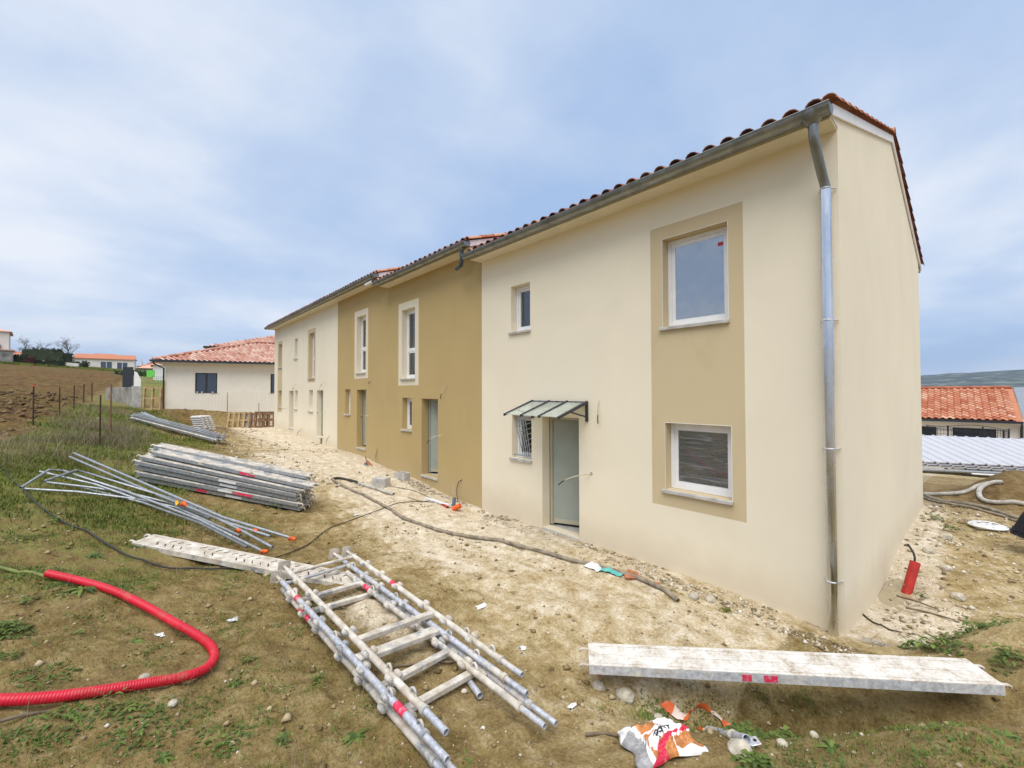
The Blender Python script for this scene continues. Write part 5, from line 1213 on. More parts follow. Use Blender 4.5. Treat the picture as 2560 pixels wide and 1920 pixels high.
t=MB(); t.tube([(-11.45,-.32,.26),(-11.65,-.4,.42)],.05,8,hollow=.8); t.build('red_pipe',M['brick'],o); t=MB(); t.tube([(-11.3,-.45,.24),(-11.55,-.5,.36)],.045,8); t.build('blue_pipe',M['cloth_blue'],o); t=MB(); t.tube([(-11.6,-.4,.38),(-11.72,-.42,.55)],.012,6); t.build('cable_end',M['cableblack'],o)
# teal bag, brick and rag scraps
def scrap(name,x,y,w,h,label,mat,cat,seed=0,hh=.05,rz=0):
    m=MB(); n=9; rows=[]
    for i in range(n):
        row=[]
        for j in range(n):
            u,v=i/(n-1)-.5,j/(n-1)-.5; X_=u*w*math.cos(rz)-v*h*math.sin(rz); Y_=u*w*math.sin(rz)+v*h*math.cos(rz)
            k=float(fbm(np.array([u*5+seed]),np.array([v*5-seed]),seed,3)[0]); e_=1-max(abs(u),abs(v))*1.6
            row.append((x+X_+.05*(k-.5)*w*4*abs(v),y+Y_+.05*(k-.5),hn(x+X_,y+Y_)+.012+max(0,k-.25)*hh*2*max(.15,e_)))
        rows.append(row)
    m.sheet(rows,smooth=False); o=m.build(name,M[mat]); tag(o,label,cat); return o
scrap('plastic_bag',-2.42,-.82,.30,.18,'crumpled teal plastic bag lying on the muddy hose','teal','bag',3,.09,.3); scrap('plastic_bag',-2.66,-.88,.25,.2,'crumpled clear white plastic beside the teal bag','plasticwhite','bag',4,.08)
for i,(x,y) in enumerate(((-2.16,-.78),(-2.10,-.70),(-2.2,-.66))): t=MB(); mt=Matrix.Translation((x,y,hn(x,y)+.01))@Matrix.Rotation(random.uniform(0,3),4,'Z')@Matrix.Rotation(.4,4,'X'); t.box(-.07,.07,-.03,.03,0,.04,M=mt,bev=.006); tag(t.build('brick_fragment',M['brick']),['broken brick piece right of the teal bag, lowest','broken brick piece right of the teal bag, middle','broken brick piece right of the teal bag, uppermost'][i],'brick','brick pieces by the teal bag')
t=MB(); mt=Matrix.Translation((-1.85,-.68,hn(-1.85,-.68)))@Matrix.Rotation(.6,4,'Z'); t.box(-.06,.06,-.03,.03,0,.035,M=mt,bev=.006); tag(t.build('brick_fragment',M['brick']),'lone brick piece lying on the hose','brick')
for i,(x,y,w) in enumerate(((-2.85,-2.75,.11),(-7.2,-2.5,.15),(-3.9,-5.0,.09),(-2.0,-2.9,.07),(-3.86,-5.55,.06),(-1.15,-3.15,.08))): scrap('paper_scrap',x,y,w,w*.5,['narrow white plastic strip on the soil in front of the window band','white plaster-dusted sheet scrap near the hose','white scrap on the grass above the red duct','small white scrap on the pale soil','tiny white wrapper on the grass','small dark and white wrapper left of the cement bag'][i],'plasticwhite','scrap',10+i,.03,random.uniform(0,3))
# short tubes
o=empty('steel_tube',(-1.78,-3.66,hn(-1.78,-3.66)),'short cut steel tube lying inside the ladder pile','tube'); t=MB(); z=hn(-1.8,-3.65); t.tube([(-1.93,-3.62,z+.03),(-1.66,-3.67,z+.03)],.026,12,hollow=.88); t.build('tube_body',M['tube'],o)
o=empty('jack_tube',(-.2,-2.6,.05),'galvanised tube with a drilled flange beside the cement bag','tube'); za=hn(-.40,-2.42)+.035; zb=hn(-.02,-2.74)+.05
t=MB(); t.tube([(-.42,-2.40,za),(-.02,-2.74,zb)],.0285,14,hollow=.85); t.build('tube_body',M['tube'],o)
t=MB(); mt=frame_matrix((-.03,-2.74,zb),(.4,-.34,.02),(.34,.4,.1)); t.box(-.035,.035,-.085,.085,-.032,-.024,M=mt,bev=.003); t.build('flange',M['tube'],o)
for s_ in (-.06,.06): t=MB(); p=mt@Vector((0,s_,-.0235)); t.tube([p,p+Vector((0,0,.0015))],.012,10); t.build('bolt_hole',M['black'],o)
# orange tape
tp=[(-.80,-2.40),(-.72,-2.36),(-.65,-2.30),(-.63,-2.22),(-.57,-2.13),(-.49,-2.08),(-.43,-2.07),(-.36,-2.09),(-.38,-2.18),(-.44,-2.25),(-.51,-2.25),(-.55,-2.27)]
rows=[]
for i,p in enumerate(smoothpath([(a,b,0) for a,b in tp],6)):
    tw=.5+.9*math.sin(i*.35); q=Vector((math.cos(i*.3)*.3,math.sin(i*.2)*.3,0)); z=hn(p.x,p.y)+.015; w=.035
    rows.append([(p.x-q.x*w*2,p.y-q.y*w*2-w*.4,z),(p.x,p.y,z+.012+.02*abs(math.sin(i*.5))),(p.x+q.x*w,p.y+q.y*w+w*.5,z+w*1.2*abs(tw))])
m=MB(); m.sheet(rows); tag(m.build('barrier_tape',M['tape'] if 'tape' in M else M['orange']),'twisted orange and white barrier tape in the ditch','tape')
# strap hanging at the plank end
m=MB(); rows=[]
for i in range(10):
    t_=i/9; x=-1.26-.10*math.sin(t_*3.1); y=-2.70-.14*t_+.18; rows.append([(x,y,.20-.18*t_+.03*math.sin(t_*6)),(x+.02,y+.05,.215-.18*t_+.03*math.sin(t_*6))])
m.sheet(rows); tag(m.build('orange_strap',M['orange']),'crumpled orange strap hanging at the left end of the white plank','strap')
# cement bag with print -----------------------------------------------------
bc_=Vector((-.45,-3.09)); bang=R(-24)
_z0=hz(bc_.x,bc_.y); _gx=(hz(bc_.x+.2,bc_.y)-hz(bc_.x-.2,bc_.y))/.4; _gy=(hz(bc_.x,bc_.y+.2)-hz(bc_.x,bc_.y-.2))/.4
def bagpts(U,V):
    """u towards the viewer, v along the bag (-1..1)"""
    e_=np.clip(1-np.abs(U)**2.6,0,1)**.5*np.clip(1-np.abs(V)**2.6,0,1)**.5
    wob=1+.14*np.sin(U*5+V*3)+.08*np.sin(V*9-U*4)
    x=U*.185*(1-.12*np.cos(V*4)); y=V*.245*wob*(1-.25*np.clip(-U,0,1)*(.5+.5*np.sin(V*6)))
    X_=bc_.x+x*math.cos(bang)-y*math.sin(bang); Y_=bc_.y+x*math.sin(bang)+y*math.cos(bang)
    n=fbm(U*2.6+4,V*2.4+2,211,4); r=np.abs(fbm(U*3.4+9,V*3.+1,217,3)-.5); flat=np.exp(-((U-.1)/.35)**2-((V-.1)/.4)**2)
    r2=np.abs(fbm(U*9+3,V*8+5,223,2)-.5)
    return np.stack([X_,Y_,_z0+(X_-bc_.x)*_gx+(Y_-bc_.y)*_gy+.02+e_*(.055+.10*n-(.20*r+.05*r2)*(1-.75*flat))],-1)
def bagpt(u,v): return Vector(bagpts(np.array([u]),np.array([v]))[0])
nU,nV=150,190; _U,_V=np.meshgrid(np.linspace(-1,1,nU),np.linspace(-1,1,nV),indexing='ij'); grid=[[Vector(p) for p in row] for row in bagpts(_U,_V)]
bag=MB(); vs=[p for r in grid for p in r]; fcs={0:[],1:[],2:[],3:[]}
for i in range(nU-1):
    for j in range(nV-1):
        u,v=-1+2*(i+.5)/(nU-1),-1+2*(j+.5)/(nV-1); k=0
        st=(v-.1)*.62+(u-.1)*.78
        if abs(st)<.17 and -.5<v<.72: k=0
        elif -.80<u<-.10 and -.5<v<.30 and st<-.22: k=1
        elif .20<st<.36 or (-.36<v<-.20 and u>.25): k=2
        elif .46<st<1.05 and v>.20 and u<.80: k=1
        elif u>.10 and -.60<v<.16 and st>-.9: k=1
        elif v<-.68 and u>-.3: k=3
        fcs[k].append((i*nV+j,i*nV+j+1,(i+1)*nV+j+1,(i+1)*nV+j))
o=empty('cement_bag',(bc_.x,bc_.y,hn(bc_.x,bc_.y)),'crumpled white cement bag printed red and orange with black lettering','bag')
body=MB(); body.v=[tuple(p) for p in vs]; body.tint=[.5]*len(vs)
for k in fcs: body.f+=fcs[k]; body.m+=[k]*len(fcs[k]); body.smooth+=[True]*len(fcs[k])
bo_=body.build('bag_sheet',[M['bagwhite'],M['bagorange'],M['bagred'],M['baggrey']],o)
cu=bpy.data.curves.new('lettering','FONT'); cu.body='POWER'; cu.size=.38; cu.offset=.008; cu.align_x='CENTER'; tob=bpy.data.objects.new('tmp_text',cu); COL.objects.link(tob)
dg=bpy.context.evaluated_depsgraph_get(); tme=bpy.data.meshes.new_from_object(tob.evaluated_get(dg)); bpy.data.objects.remove(tob)
bm=bmesh.new(); bm.from_mesh(tme); bmesh.ops.triangulate(bm,faces=bm.faces[:]); bmesh.ops.subdivide_edges(bm,edges=[e_ for e_ in bm.edges if e_.calc_length()>.08],cuts=1); bmesh.ops.triangulate(bm,faces=bm.faces[:])
ol=parent_loc(bo_)
for v in bm.verts:
    uu,vv=v.co.x,v.co.y-.11; a_=R(40); du=-(math.sin(a_)*uu+math.cos(a_)*vv); dv=math.cos(a_)*uu-math.sin(a_)*vv
    p=bagpt(.10+du*.17/.185,.10+dv*.17/.245); v.co=p+Vector((0,0,.006))-ol
me=bpy.data.meshes.new('lettering'); bm.to_mesh(me); bm.free(); me.materials.append(M['black']); lt=bpy.data.objects.new('lettering',me); COL.objects.link(lt); lt.parent=bo_
# sticks
SK='dry sticks'
for i,(a,b) in enumerate((((-2.86,-6.4),(-2.88,-6.12)),((-2.38,-4.06),(-2.12,-3.62)),((-3.82,-4.14),(-3.68,-3.98)),((.32,1.6),(.75,1.5)),((.2,1.9),(.6,1.7)),((-.9,-3.3),(-.7,-3.15)))):
    z0,z1=hn(*a)+.015,hn(*b)+.02; t=MB(); t.tube([(a[0],a[1],z0),((a[0]+b[0])/2,(a[1]+b[1])/2+.01,(z0+z1)/2+.01),(b[0],b[1],z1)],[.013,.011,.008],6); tag(t.build('stick',M['stick']),['grey stick at the lower left edge','thin lath lying under the ladder pile crossbar','short lath inside the ladder pile near its far end','thin stick on the white lime right of the gable, nearer','thin stick on the white lime right of the gable, farther','twig beside the cement bag'][i],'stick',SK)
# ---- right of the gable
m=MB(); n=28; ring_=[]
for k in range(n):
    a=2*math.pi*k/n; rr=1+.18*math.sin(a*3+1)+.1*math.sin(a*5); ring_.append((.30+.295*max(-1,min(1,1.5*math.cos(a))),2.6+1.5*max(-1,min(1,1.5*math.sin(a))),-.292))
m.add(ring_,[tuple(range(n))]); pud=m.build('puddle',M['water']); pud['kind']='structure'
o=empty('red_pipe',(.27,2.42,-.2),'red pipe stub leaning out of the puddle by the gable with a black cable','pipe'); t=MB(); t.tube([(.228,2.30,-.41),(.335,2.50,.12)],.058,14,hollow=.9); t.build('pipe_body',M['redpvc'],o); t=MB(); t.tube(smoothpath([(.32,2.48,.05),(.325,2.52,.19),(.28,2.55,.29),(.25,2.57,.33)],5),.013,6); t.build('cable_end',M['cableblack'],o)
# steel lath strip
m=MB(); z=hn(.27,-.03)+.012; mt=Matrix.Translation((.27,-.03,z))@Matrix.Rotation(R(4),4,'Z')
for i in range(12): m.box(-.13+i*.022,-.122+i*.022,-.025,.025,0,.004,M=mt)
o=empty('steel_strip',(.27,-.03,z),'short perforated steel strip lying near the house corner','strip')
t=MB(); t.box(-.13,.13,-.027,-.02,0,.004,M=mt); t.build('edge',M['galv'],o); t=MB(); t.box(-.13,.13,.02,.027,0,.004,M=mt); t.build('edge',M['galv'],o)
for i in range(9):
    t=MB(); t.box(-.125+i*.03,-.115+i*.03,-.0199,.0199,0,.0035,M=mt); t.build('rung',M['galv'],o)
# reel
o=empty('cable_reel',(1.0,6.7,-.12),'flat white reel of hose lying by the right edge','reel'); 
for k in range(4): t=MB(); rr=.26-.03*k; z=hn(1.0,6.7)+.03+.012*k; t.tube([(1.0+rr*math.cos(a*.33),6.7+rr*1.0*math.sin(a*.33),z) for a in range(20)],.018,6); t.build('coil',M['plasticwhite'],o)
for k in range(5): a=k*1.26; t=MB(); z=hn(1.0,6.7)+.06; t.tube([(1.0,6.7,z),(1.0+.25*math.cos(a),6.7+.25*math.sin(a),z)],.015,6); t.build('spoke',M['plasticwhite'],o)
# ribbed white sheets
pA=Vector((-5.0,12.75,.06)); pB=Vector((7.2,23.2,-.45)); sd=(pB-pA).normalized(); upd=Vector((-.26,3.6,.72)); perp_=(upd-sd*upd.dot(sd)); Ls=(pB-pA).length
for li in range(3):
    o=empty('metal_sheet',pA-Vector((0,0,.09*(2-li))),['lowest ribbed white metal sheet in the pile down the slope','middle ribbed white metal sheet in the pile down the slope','top ribbed white metal sheet in the pile down the slope'][li],'metal sheet','ribbed white sheets piled down the slope')
    off=Vector((0,0,-.085*(2-li)))+sd*random.uniform(-.1,.1); nn=perp_.cross(sd).normalized(); nn=nn if nn.z>0 else -nn; n=int(Ls/.42)
    def sheet_prof():
        P_=[]
        for k in range(n): 
            for q,hh in ((0,0),(.29,0),(.32,.04),(.37,.04),(.40,0)): P_.append((k*.42+q,hh))
        return P_
    pf=sheet_prof(); m=MB(); m.sheet([[pA+off+sd*s_+nn*hh+perp_*t_ for s_,hh in pf] for t_ in (0,1)],smooth=False); m.sheet([[pA+off+sd*s_+nn*(hh-.04)+perp_*t_ for s_,hh in pf] for t_ in (1,0)],smooth=False)
    m.add([pA+off+sd*s_+nn*hh for s_,hh in pf]+[pA+off+sd*s_+nn*(hh-.04) for s_,hh in pf],[(i,len(pf)+i,len(pf)+i+1,i+1) for i in range(len(pf)-1)])
    m.build('sheet',M['white_metal'],o)
o=empty('timber_trestle',(0,19,-.6),'low timber trestle holding up the white sheets','trestle')
for k in range(5):
    p=pA+perp_*.85+sd*(.8+k*1.9)-Vector((0,0,.25)); t=MB(); t.tube([p,Vector((p.x,p.y,hz(p.x,p.y)-.3))],.06,6); t.build('leg',M['oldtimber'],o)
t=MB(); t.tube([pA+perp_*.85-Vector((0,0,.27)),pB+perp_*.85-Vector((0,0,.27))],.05,6); t.build('beam',M['galv'],o)
t=MB(); t.tube([pA-Vector((0,0,.3)),pB-Vector((0,0,.3))],.06,6); t.build('beam',M['galv'],o)
line('white_rail',[(.6,16.6,0),(2.2,17.8,0)],.03,'plasticwhite','thin white rail lying before the sheets','rail',lift=.12)
# trampoline net posts
o=empty('trampoline',(-.3,27,-1.8),'dark trampoline net frame in front of the orange-roofed house','trampoline')
tc_=Vector((0.2,26.8)); 
for k in range(7):
    a=k*2*math.pi/7+.3; x=tc_.x+1.5*math.cos(a); y=tc_.y+1.5*math.sin(a); t=MB(); t.tube([(x,y,-1.9),(x+.05,y,.62)],.035,6); t.build('post',M['black'],o)
t=MB(); t.tube([(tc_.x+1.5*math.cos(a*.2618),tc_.y+1.5*math.sin(a*.2618),.62-.06*math.sin(a*.9)) for a in range(25)],.015,5); t.build('top_rope',M['black'],o)
m=MB()
for k in range(60): a=k*2*math.pi/60; x=tc_.x+1.48*math.cos(a); y=tc_.y+1.48*math.sin(a); m.tube([(x,y,-1.0),(x,y,.58)],.006,3,caps=False)
for j in range(9): m.tube([(tc_.x+1.48*math.cos(a*.2618),tc_.y+1.48*math.sin(a*.2618),-1.0+j*.19) for a in range(25)],.006,3,caps=False)
w=m.build('net',M['black'],o); w['kind']='stuff'
m=MB(); m.tube([(tc_.x,tc_.y,-1.05),(tc_.x,tc_.y,-1.0)],1.5,24); m.build('mat',M['black'],o)

# ================================================================ person squatting at the right edge
def skin_mesh(name,joints,edges,mat,root=0,sub=2):
    me=bpy.data.meshes.new(name); me.from_pydata([j[0] for j in joints],edges,[]); ob=bpy.data.objects.new(name,me); COL.objects.link(ob)
    md=ob.modifiers.new('Skin','SKIN'); sv=me.skin_vertices[0].data
    for i,j in enumerate(joints): sv[i].radius=j[1] if isinstance(j[1],tuple) else (j[1],j[1]); sv[i].use_root=(i==root)
    s=ob.modifiers.new('Sub','SUBSURF'); s.levels=sub; s.render_levels=sub
    dg=bpy.context.evaluated_depsgraph_get(); m2=bpy.data.meshes.new_from_object(ob.evaluated_get(dg)); bpy.data.objects.remove(ob)
    for p in m2.polygons: p.use_smooth=True
    m2.materials.clear(); m2.materials.append(M[mat]); return m2
px_,py_=1.47,5.15; pz=hn(px_,py_); PB=empty('person',(px_,py_,pz),'person in black jacket and blue-grey trousers squatting at the right edge','person')
# local axes: +x forward (away to the right), y sideways, z up
legs=[((0,0,.34),.13),((.06,.12,.33),.115),((.44,.16,.42),.075),((.24,.15,.10),.052),((.20,.15,.05),.045),((.06,-.12,.33),.115),((.44,-.16,.42),.075),((.24,-.15,.10),.052),((.20,-.15,.05),.045)]
me_=skin_mesh('trousers',legs,[(0,1),(1,2),(2,3),(3,4),(0,5),(5,6),(6,7),(7,8)],'cloth_blue')
torso=[((-.02,0,.42),(.17,.15)),((.03,0,.58),(.16,.14)),((.12,0,.78),(.18,.14)),((.20,0,.90),(.11,.10)),((.16,.18,.84),.075),((.34,.24,.62),.055),((.52,.16,.46),.042),((.16,-.18,.84),.075),((.34,-.24,.62),.055),((.52,-.16,.46),.042),((-.05,0,.34),(.17,.15))]
me2=skin_mesh('jacket',torso,[(0,1),(1,2),(2,3),(2,4),(4,5),(5,6),(2,7),(7,8),(8,9),(0,10)],'cloth_black')
head=[((.20,0,.90),.055),((.24,0,.98),.055),((.27,0,1.08),(.085,.08)),((.28,0,1.17),(.078,.075)),((.355,0,1.07),.022)]
me3=skin_mesh('body',head,[(0,1),(1,2),(2,3),(2,4)],'skin')
for nm,mm in (('trousers',me_),('jacket',me2),('head',me3)):
    c_=bpy.data.objects.new(nm,mm); COL.objects.link(c_); c_.parent=PB
mh=MB(); 
for i in range(7):
    pass
bmh=bmesh.new(); bmesh.ops.create_uvsphere(bmh,u_segments=16,v_segments=10,radius=.095)
for v in bmh.verts: v.co=Vector((v.co.x*1.05+.262,v.co.y,v.co.z*1.0+1.155))
bmesh.ops.delete(bmh,geom=[v for v in bmh.verts if v.co.x>.32 and v.co.z<1.17 or v.co.z<1.08],context='VERTS')
mhh=bpy.data.meshes.new('hair'); bmh.to_mesh(mhh); bmh.free(); mhh.materials.append(M['hair']); c_=bpy.data.objects.new('hair',mhh); COL.objects.link(c_); c_.parent=PB
for s_ in (1,-1):
    t=MB(); t.tube([(.14,.15*s_,.04),(.24,.15*s_,.045),(.34,.15*s_,.03),(.38,.15*s_,.025)],[.045,.05,.042,.025],10); t.build('shoe',M['black'],PB,local=True)
    hj=[((.52,.16*s_,.46),.032),((.57,.14*s_,.42),.034)]; ed=[(0,1)]
    for f_ in range(4): a=.02*(f_-1.5); b=len(hj); hj+=[((.60,.14*s_+a,.40),.010),((.635,.14*s_+a,.37),.009),((.64,.14*s_+a,.335),.008)]; ed+=[(1,b),(b,b+1),(b+1,b+2)]
    b=len(hj); hj+=[((.58,.10*s_,.40),.011),((.60,.085*s_,.37),.009)]; ed+=[(1,b),(b,b+1)]
    hm=skin_mesh('hand',hj,ed,'skin',sub=1); c_=bpy.data.objects.new('hand',hm); COL.objects.link(c_); c_.parent=PB
for s_ in (.03,-.03): t=MB(); t.tube([(.345,s_,1.105),(.352,s_,1.105)],.011,8); t.build('eye',M['black'],PB,local=True)

# ================================================================ weeds, grass, gravel
def leafblade(mb,base,d,L,w,droop,tint,n=4):
    d=Vector(d).normalized(); s=d.cross(Vector((0,0,1))); s=s.normalized() if s.length>1e-3 else Vector((1,0,0)); L_=[];R_=[]
    for i in range(n+1):
        t=i/n; p=Vector(base)+d*(L*t)+Vector((0,0,-droop*L*t*t)); ww=w*math.sin(math.pi*(.12+.86*t))**.8 if i<n else .001
        L_.append(p-s*ww); R_.append(p+s*ww+Vector((0,0,.0)))
    mb.sheet([L_,R_],tint=tint)
def weed(x,y,size,label,kind='rosette'):
    z=hn(x,y); o=empty('weed',(x,y,z),label,'weed','rosette weeds on the soil')
    if kind=='rosette':
        n=random.randint(13,18)
        for i in range(n):
            a=i*2.4+random.uniform(-.3,.3); el=random.uniform(.15,.75); m=MB(); leafblade(m,(x,y,z+.005),(math.cos(a),math.sin(a),el),size*random.uniform(.55,1.1),size*random.uniform(.07,.11),.6,random.random()); m.build('leaf',M['weed'],o)
    else:
        for i in range(26):
            a=random.uniform(0,6.28); h=random.uniform(.1,1)*size; m=MB(); leafblade(m,(x+random.gauss(0,size*.3),y+random.gauss(0,size*.3),z+h*.45),(math.cos(a),math.sin(a),.5),size*random.uniform(.2,.45),size*random.uniform(.04,.09),.7,random.random()); m.build('leaf',M['weed'],o)
wl=[(-4.53,-6.44,.13,'bushy','low green weed clump at the left edge above the grass patch'),(-4.92,-6.23,.20,'r','broad-leaved weed at the open end of the red duct'),(-4.70,-6.10,.20,'r','broad-leaved weed lying over the red duct just right of its end'),(-3.75,-5.73,.11,'r','rosette weed inside the curve of the red duct'),(-4.0,-6.5,.17,'b','dense bright green clump at the left edge inside the duct curve'),(-3.67,-6.39,.12,'b','leafy weed at the left edge below the dense clump'),(-2.94,-5.86,.12,'b','dark leafy weed pushing up in front of the lower duct'),(-3.14,-4.99,.11,'b','leafy weed right of the duct bend'),(-1.76,-4.62,.13,'r','bright rosette weed beside the left rails at the bottom'),(-4.83,-4.45,.10,'b','weed clump by the jack plates of the ladder pile'),(-5.72,-6.08,.16,'r','rosette weed left of the perforated plank'),(-6.96,-6.5,.15,'b','dark weed on the bank under the black cable'),(-2.02,-5.0,.12,'b','leafy weed at the bottom edge below the rails'),(-2.84,-5.15,.10,'r','small rosette weed right of the red duct'),(-1.0,-.60,.10,'g','tuft of dark grass in front of the house corner'),(-6.6,-4.2,.26,'b','green weed growing between the guard rails'),(-8.0,-3.7,.28,'b','dark weeds under the plank pile'),(-1.62,-.66,.08,'b','small weed beside the hose end'),(.42,2.05,.16,'b','grey-green weed at the foot of the red pipe'),(.55,5.9,.25,'b','weed on the pale rubble along the gable, farther'),(.3,6.6,.25,'b','weed on the pale rubble near the far gable corner'),
(.70,-.12,.22,'b','tall weed on the mound behind the white plank, left'),(.50,.05,.16,'b','dark weed beside the lime on the mound'),(.95,.25,.20,'b','leafy weed on the mound crest at the right edge'),(1.12,-.35,.16,'b','weed behind the right end of the plank'),(.05,-1.95,.22,'b','dark leafy weed in the ditch, middle'),(-.22,-2.18,.20,'b','leafy weed in the ditch, left'),(.32,-1.70,.20,'b','leafy weed in the ditch, right under the plank'),(-.12,-2.45,.15,'b','bright leafy weed on the ditch side near the steel tube'),(.35,-2.35,.12,'r','rosette weed on the right mound'),(.12,-2.95,.12,'b','green weed below the steel tube'),(.45,-2.85,.12,'b','yellowish weed at the bottom of the right mound'),(1.1,-1.9,.10,'r','small weed at the right edge of the mound'),(-3.3,-4.3,.12,'g','grass tuft between the left rails'),(-2.6,-4.62,.10,'b','small leafy weed left of the rails'),(-3.9,-6.05,.10,'b','small leafy weed in the middle of the duct curve'),(-2.2,-5.6,.10,'r','small rosette under the lower duct')]
for x,y,s_,k,lb in wl:
    if k=='g':
        z=hn(x,y); o=empty('weed',(x,y,z),lb,'weed','rosette weeds on the soil'); m=MB()
        for i in range(40): a=random.uniform(0,6.28); leafblade(m,(x+random.gauss(0,.02),y+random.gauss(0,.02),z),(math.cos(a)*.6,math.sin(a)*.6,1),random.uniform(.06,.15),.0035,.8,random.random(),3)
        m.build('blades',M['grass'],o)
    else: weed(x,y,s_,lb,'rosette' if k=='r' else 'bushy')
# grass
def scatter(n,x0,x1,y0,y1,dens,seed):
    r=np.random.default_rng(seed); xs=r.uniform(x0,x1,n); ys=r.uniform(y0,y1,n); d=dens(xs,ys); k=r.random(n)<d; return xs[k],ys[k]
def blades(name,label,xs,ys,hmin,hmax,w,mat,lean,per,seed,dry=0,spread=.04):
    r=np.random.default_rng(seed); n=len(xs)*per
    bx=np.repeat(xs,per)+r.normal(0,spread,n); by=np.repeat(ys,per)+r.normal(0,spread,n); bz=HN(bx,by)-.005
    a=r.uniform(0,6.283,n); h=r.uniform(hmin,hmax,n); ln=r.uniform(.2,1,n)*lean*h; ww=w*r.uniform(.6,1.3,n)
    px=-np.sin(a)*ww;py=np.cos(a)*ww
    v=np.zeros((n,5,3)); v[:,0]=np.stack([bx-px,by-py,bz],-1); v[:,1]=np.stack([bx+px,by+py,bz],-1)
    mx=bx+np.cos(a)*ln*.4; my=by+np.sin(a)*ln*.4; mz=bz+h*.65
    v[:,2]=np.stack([mx+px*.7,my+py*.7,mz],-1); v[:,3]=np.stack([mx-px*.7,my-py*.7,mz],-1); v[:,4]=np.stack([bx+np.cos(a)*ln,by+np.sin(a)*ln,bz+h*.95],-1)
    base=np.arange(n)[:,None]*5; q=np.concatenate([base+np.array([0,1,2,3]),],1); t=base+np.array([3,2,4])
    me=bpy.data.meshes.new(name); me.vertices.add(n*5); me.vertices.foreach_set('co',v.ravel())
    loops=np.concatenate([q.ravel(),t.ravel()]); me.loops.add(len(loops)); me.loops.foreach_set('vertex_index',loops.astype(np.int32))
    st=np.concatenate([np.arange(n)*4,n*4+np.arange(n)*3]); tt=np.concatenate([np.full(n,4),np.full(n,3)])
    me.polygons.add(2*n); me.polygons.foreach_set('loop_start',st.astype(np.int32)); me.polygons.foreach_set('loop_total',tt.astype(np.int32)); me.update()
    at=me.attributes.new('tint','FLOAT','POINT'); cl=np.repeat(vn(np.repeat(xs,per)*.8,np.repeat(ys,per)*.8,5)*.5+r.random(n)*.5,5); at.data.foreach_set('value',cl.astype(np.float32))
    me.materials.append(M[mat]); o=bpy.data.objects.new(name,me); COL.objects.link(o); tag(o,label,'grass',None,'stuff'); return o
def gd(x,y):
    g=greenmask(x,y); n=fbm(x*1.6,y*1.6,61,3); n2=fbm(x*.45,y*.45,63,2); return np.clip((g-.25)*1.6,0,1)*sst(.44,.62,n*.65+n2*.35+g*.12)
xs,ys=scatter(42000,-6.5,1.3,-7.6,-1.2,gd,1); blades('grass','short grass and moss on the near bank',xs,ys,.012,.045,.0022,'grass',1.2,9,2)
xs,ys=scatter(16000,-17,-6.5,-8.4,-3.6,gd,3); blades('grass','grass on the left bank by the guard rails',xs,ys,.03,.10,.005,'grass',1.3,11,4,spread=.10)
xs,ys=scatter(8000,-32,-17,-8.4,-3.4,gd,5); blades('grass','grass on the far bank below the fence posts',xs,ys,.05,.15,.010,'grass',.9,10,6,spread=.2)
def dd_(x,y): return np.clip(gauss(x,y,-15,-6.9,3.5,.8)+.8*gauss(x,y,-21,-6.6,4,.8)+.7*gauss(x,y,-28,-6.2,3,.8)+.12*sst(-4.4,-5.5,y),0,1)*sst(.40,.6,fbm(x*.9,y*.9,71,3))
xs,ys=scatter(3000,-32,-9.5,-8.0,-5.4,dd_,7); blades('dry_grass','dry greyish stalks and brambles along the fence line',xs,ys,.10,.42,.0035,'drygrass',1.8,7,8,spread=.18)
xs,ys=scatter(2600,-6.5,1.3,-7.2,-2.4,lambda x,y:.3*sst(.5,.7,fbm(x*1.3,y*1.3,73,3)),9); blades('dry_grass','thin dry stalks scattered on the near soil',xs,ys,.04,.16,.0013,'drygrass',2.2,3,10)
xs,ys=scatter(5000,-135,-118,-30,-2,lambda x,y:.6+0*x,11); blades('grass','rough grass along the crest',xs,ys,.2,.6,.05,'grass',.8,5,12,spread=.4)
def ld(x,y): return gd(x,y)*sst(.5,.62,fbm(x*3.5,y*3.5,95,2))
xs,ys=scatter(60000,-6.5,1.3,-7.4,-1.4,ld,31); blades('ground_cover','small leafy ground cover patches on the near soil',xs,ys,.010,.03,.006,'weed',2.4,6,32,spread=.03)
def leafpatch(name,label,spots,mat,ls=1.):
    m=MB()
    for (x,y,r_,h_,n_) in spots:
        for i in range(n_):
            a=random.uniform(0,6.28); q=math.sqrt(random.random())*r_; px=x+q*math.cos(a); py=y+q*math.sin(a); hh=h_*(1-(q/r_)**2)*random.uniform(.3,1.05); b=random.uniform(0,6.28)
            leafblade(m,(px,py,hn(px,py)+hh),(math.cos(b),math.sin(b),random.uniform(.1,.8)),random.uniform(.025,.06)*ls,random.uniform(.006,.013)*ls,.7,random.random()*.6+.4*hh/h_,2)
    o=m.build(name,M[mat]); tag(o,label,'plants',None,'stuff'); return o
leafpatch('ground_cover','dark leafy plants filling the ditch under the white plank',[(.06,-1.82,.16,.26,210),(-.15,-1.99,.15,.22,170),(.27,-1.66,.14,.24,160),(.46,-1.50,.13,.2,120),(-.02,-1.93,.14,.2,120),(.16,-1.80,.14,.2,120),(-.30,-2.25,.12,.08,80),(.0,-2.25,.12,.07,70),(-.12,-2.5,.12,.07,70),(.10,-2.95,.12,.07,70)],'weed',1.5)
leafpatch('ground_cover','leafy plants on the mound behind the white plank',[(.72,-.10,.12,.16,120),(.52,.02,.09,.12,70),(.92,.15,.14,.10,110),(1.1,.3,.16,.08,110),(1.13,-.45,.1,.12,80),(.85,-.25,.1,.08,60)],'weed')
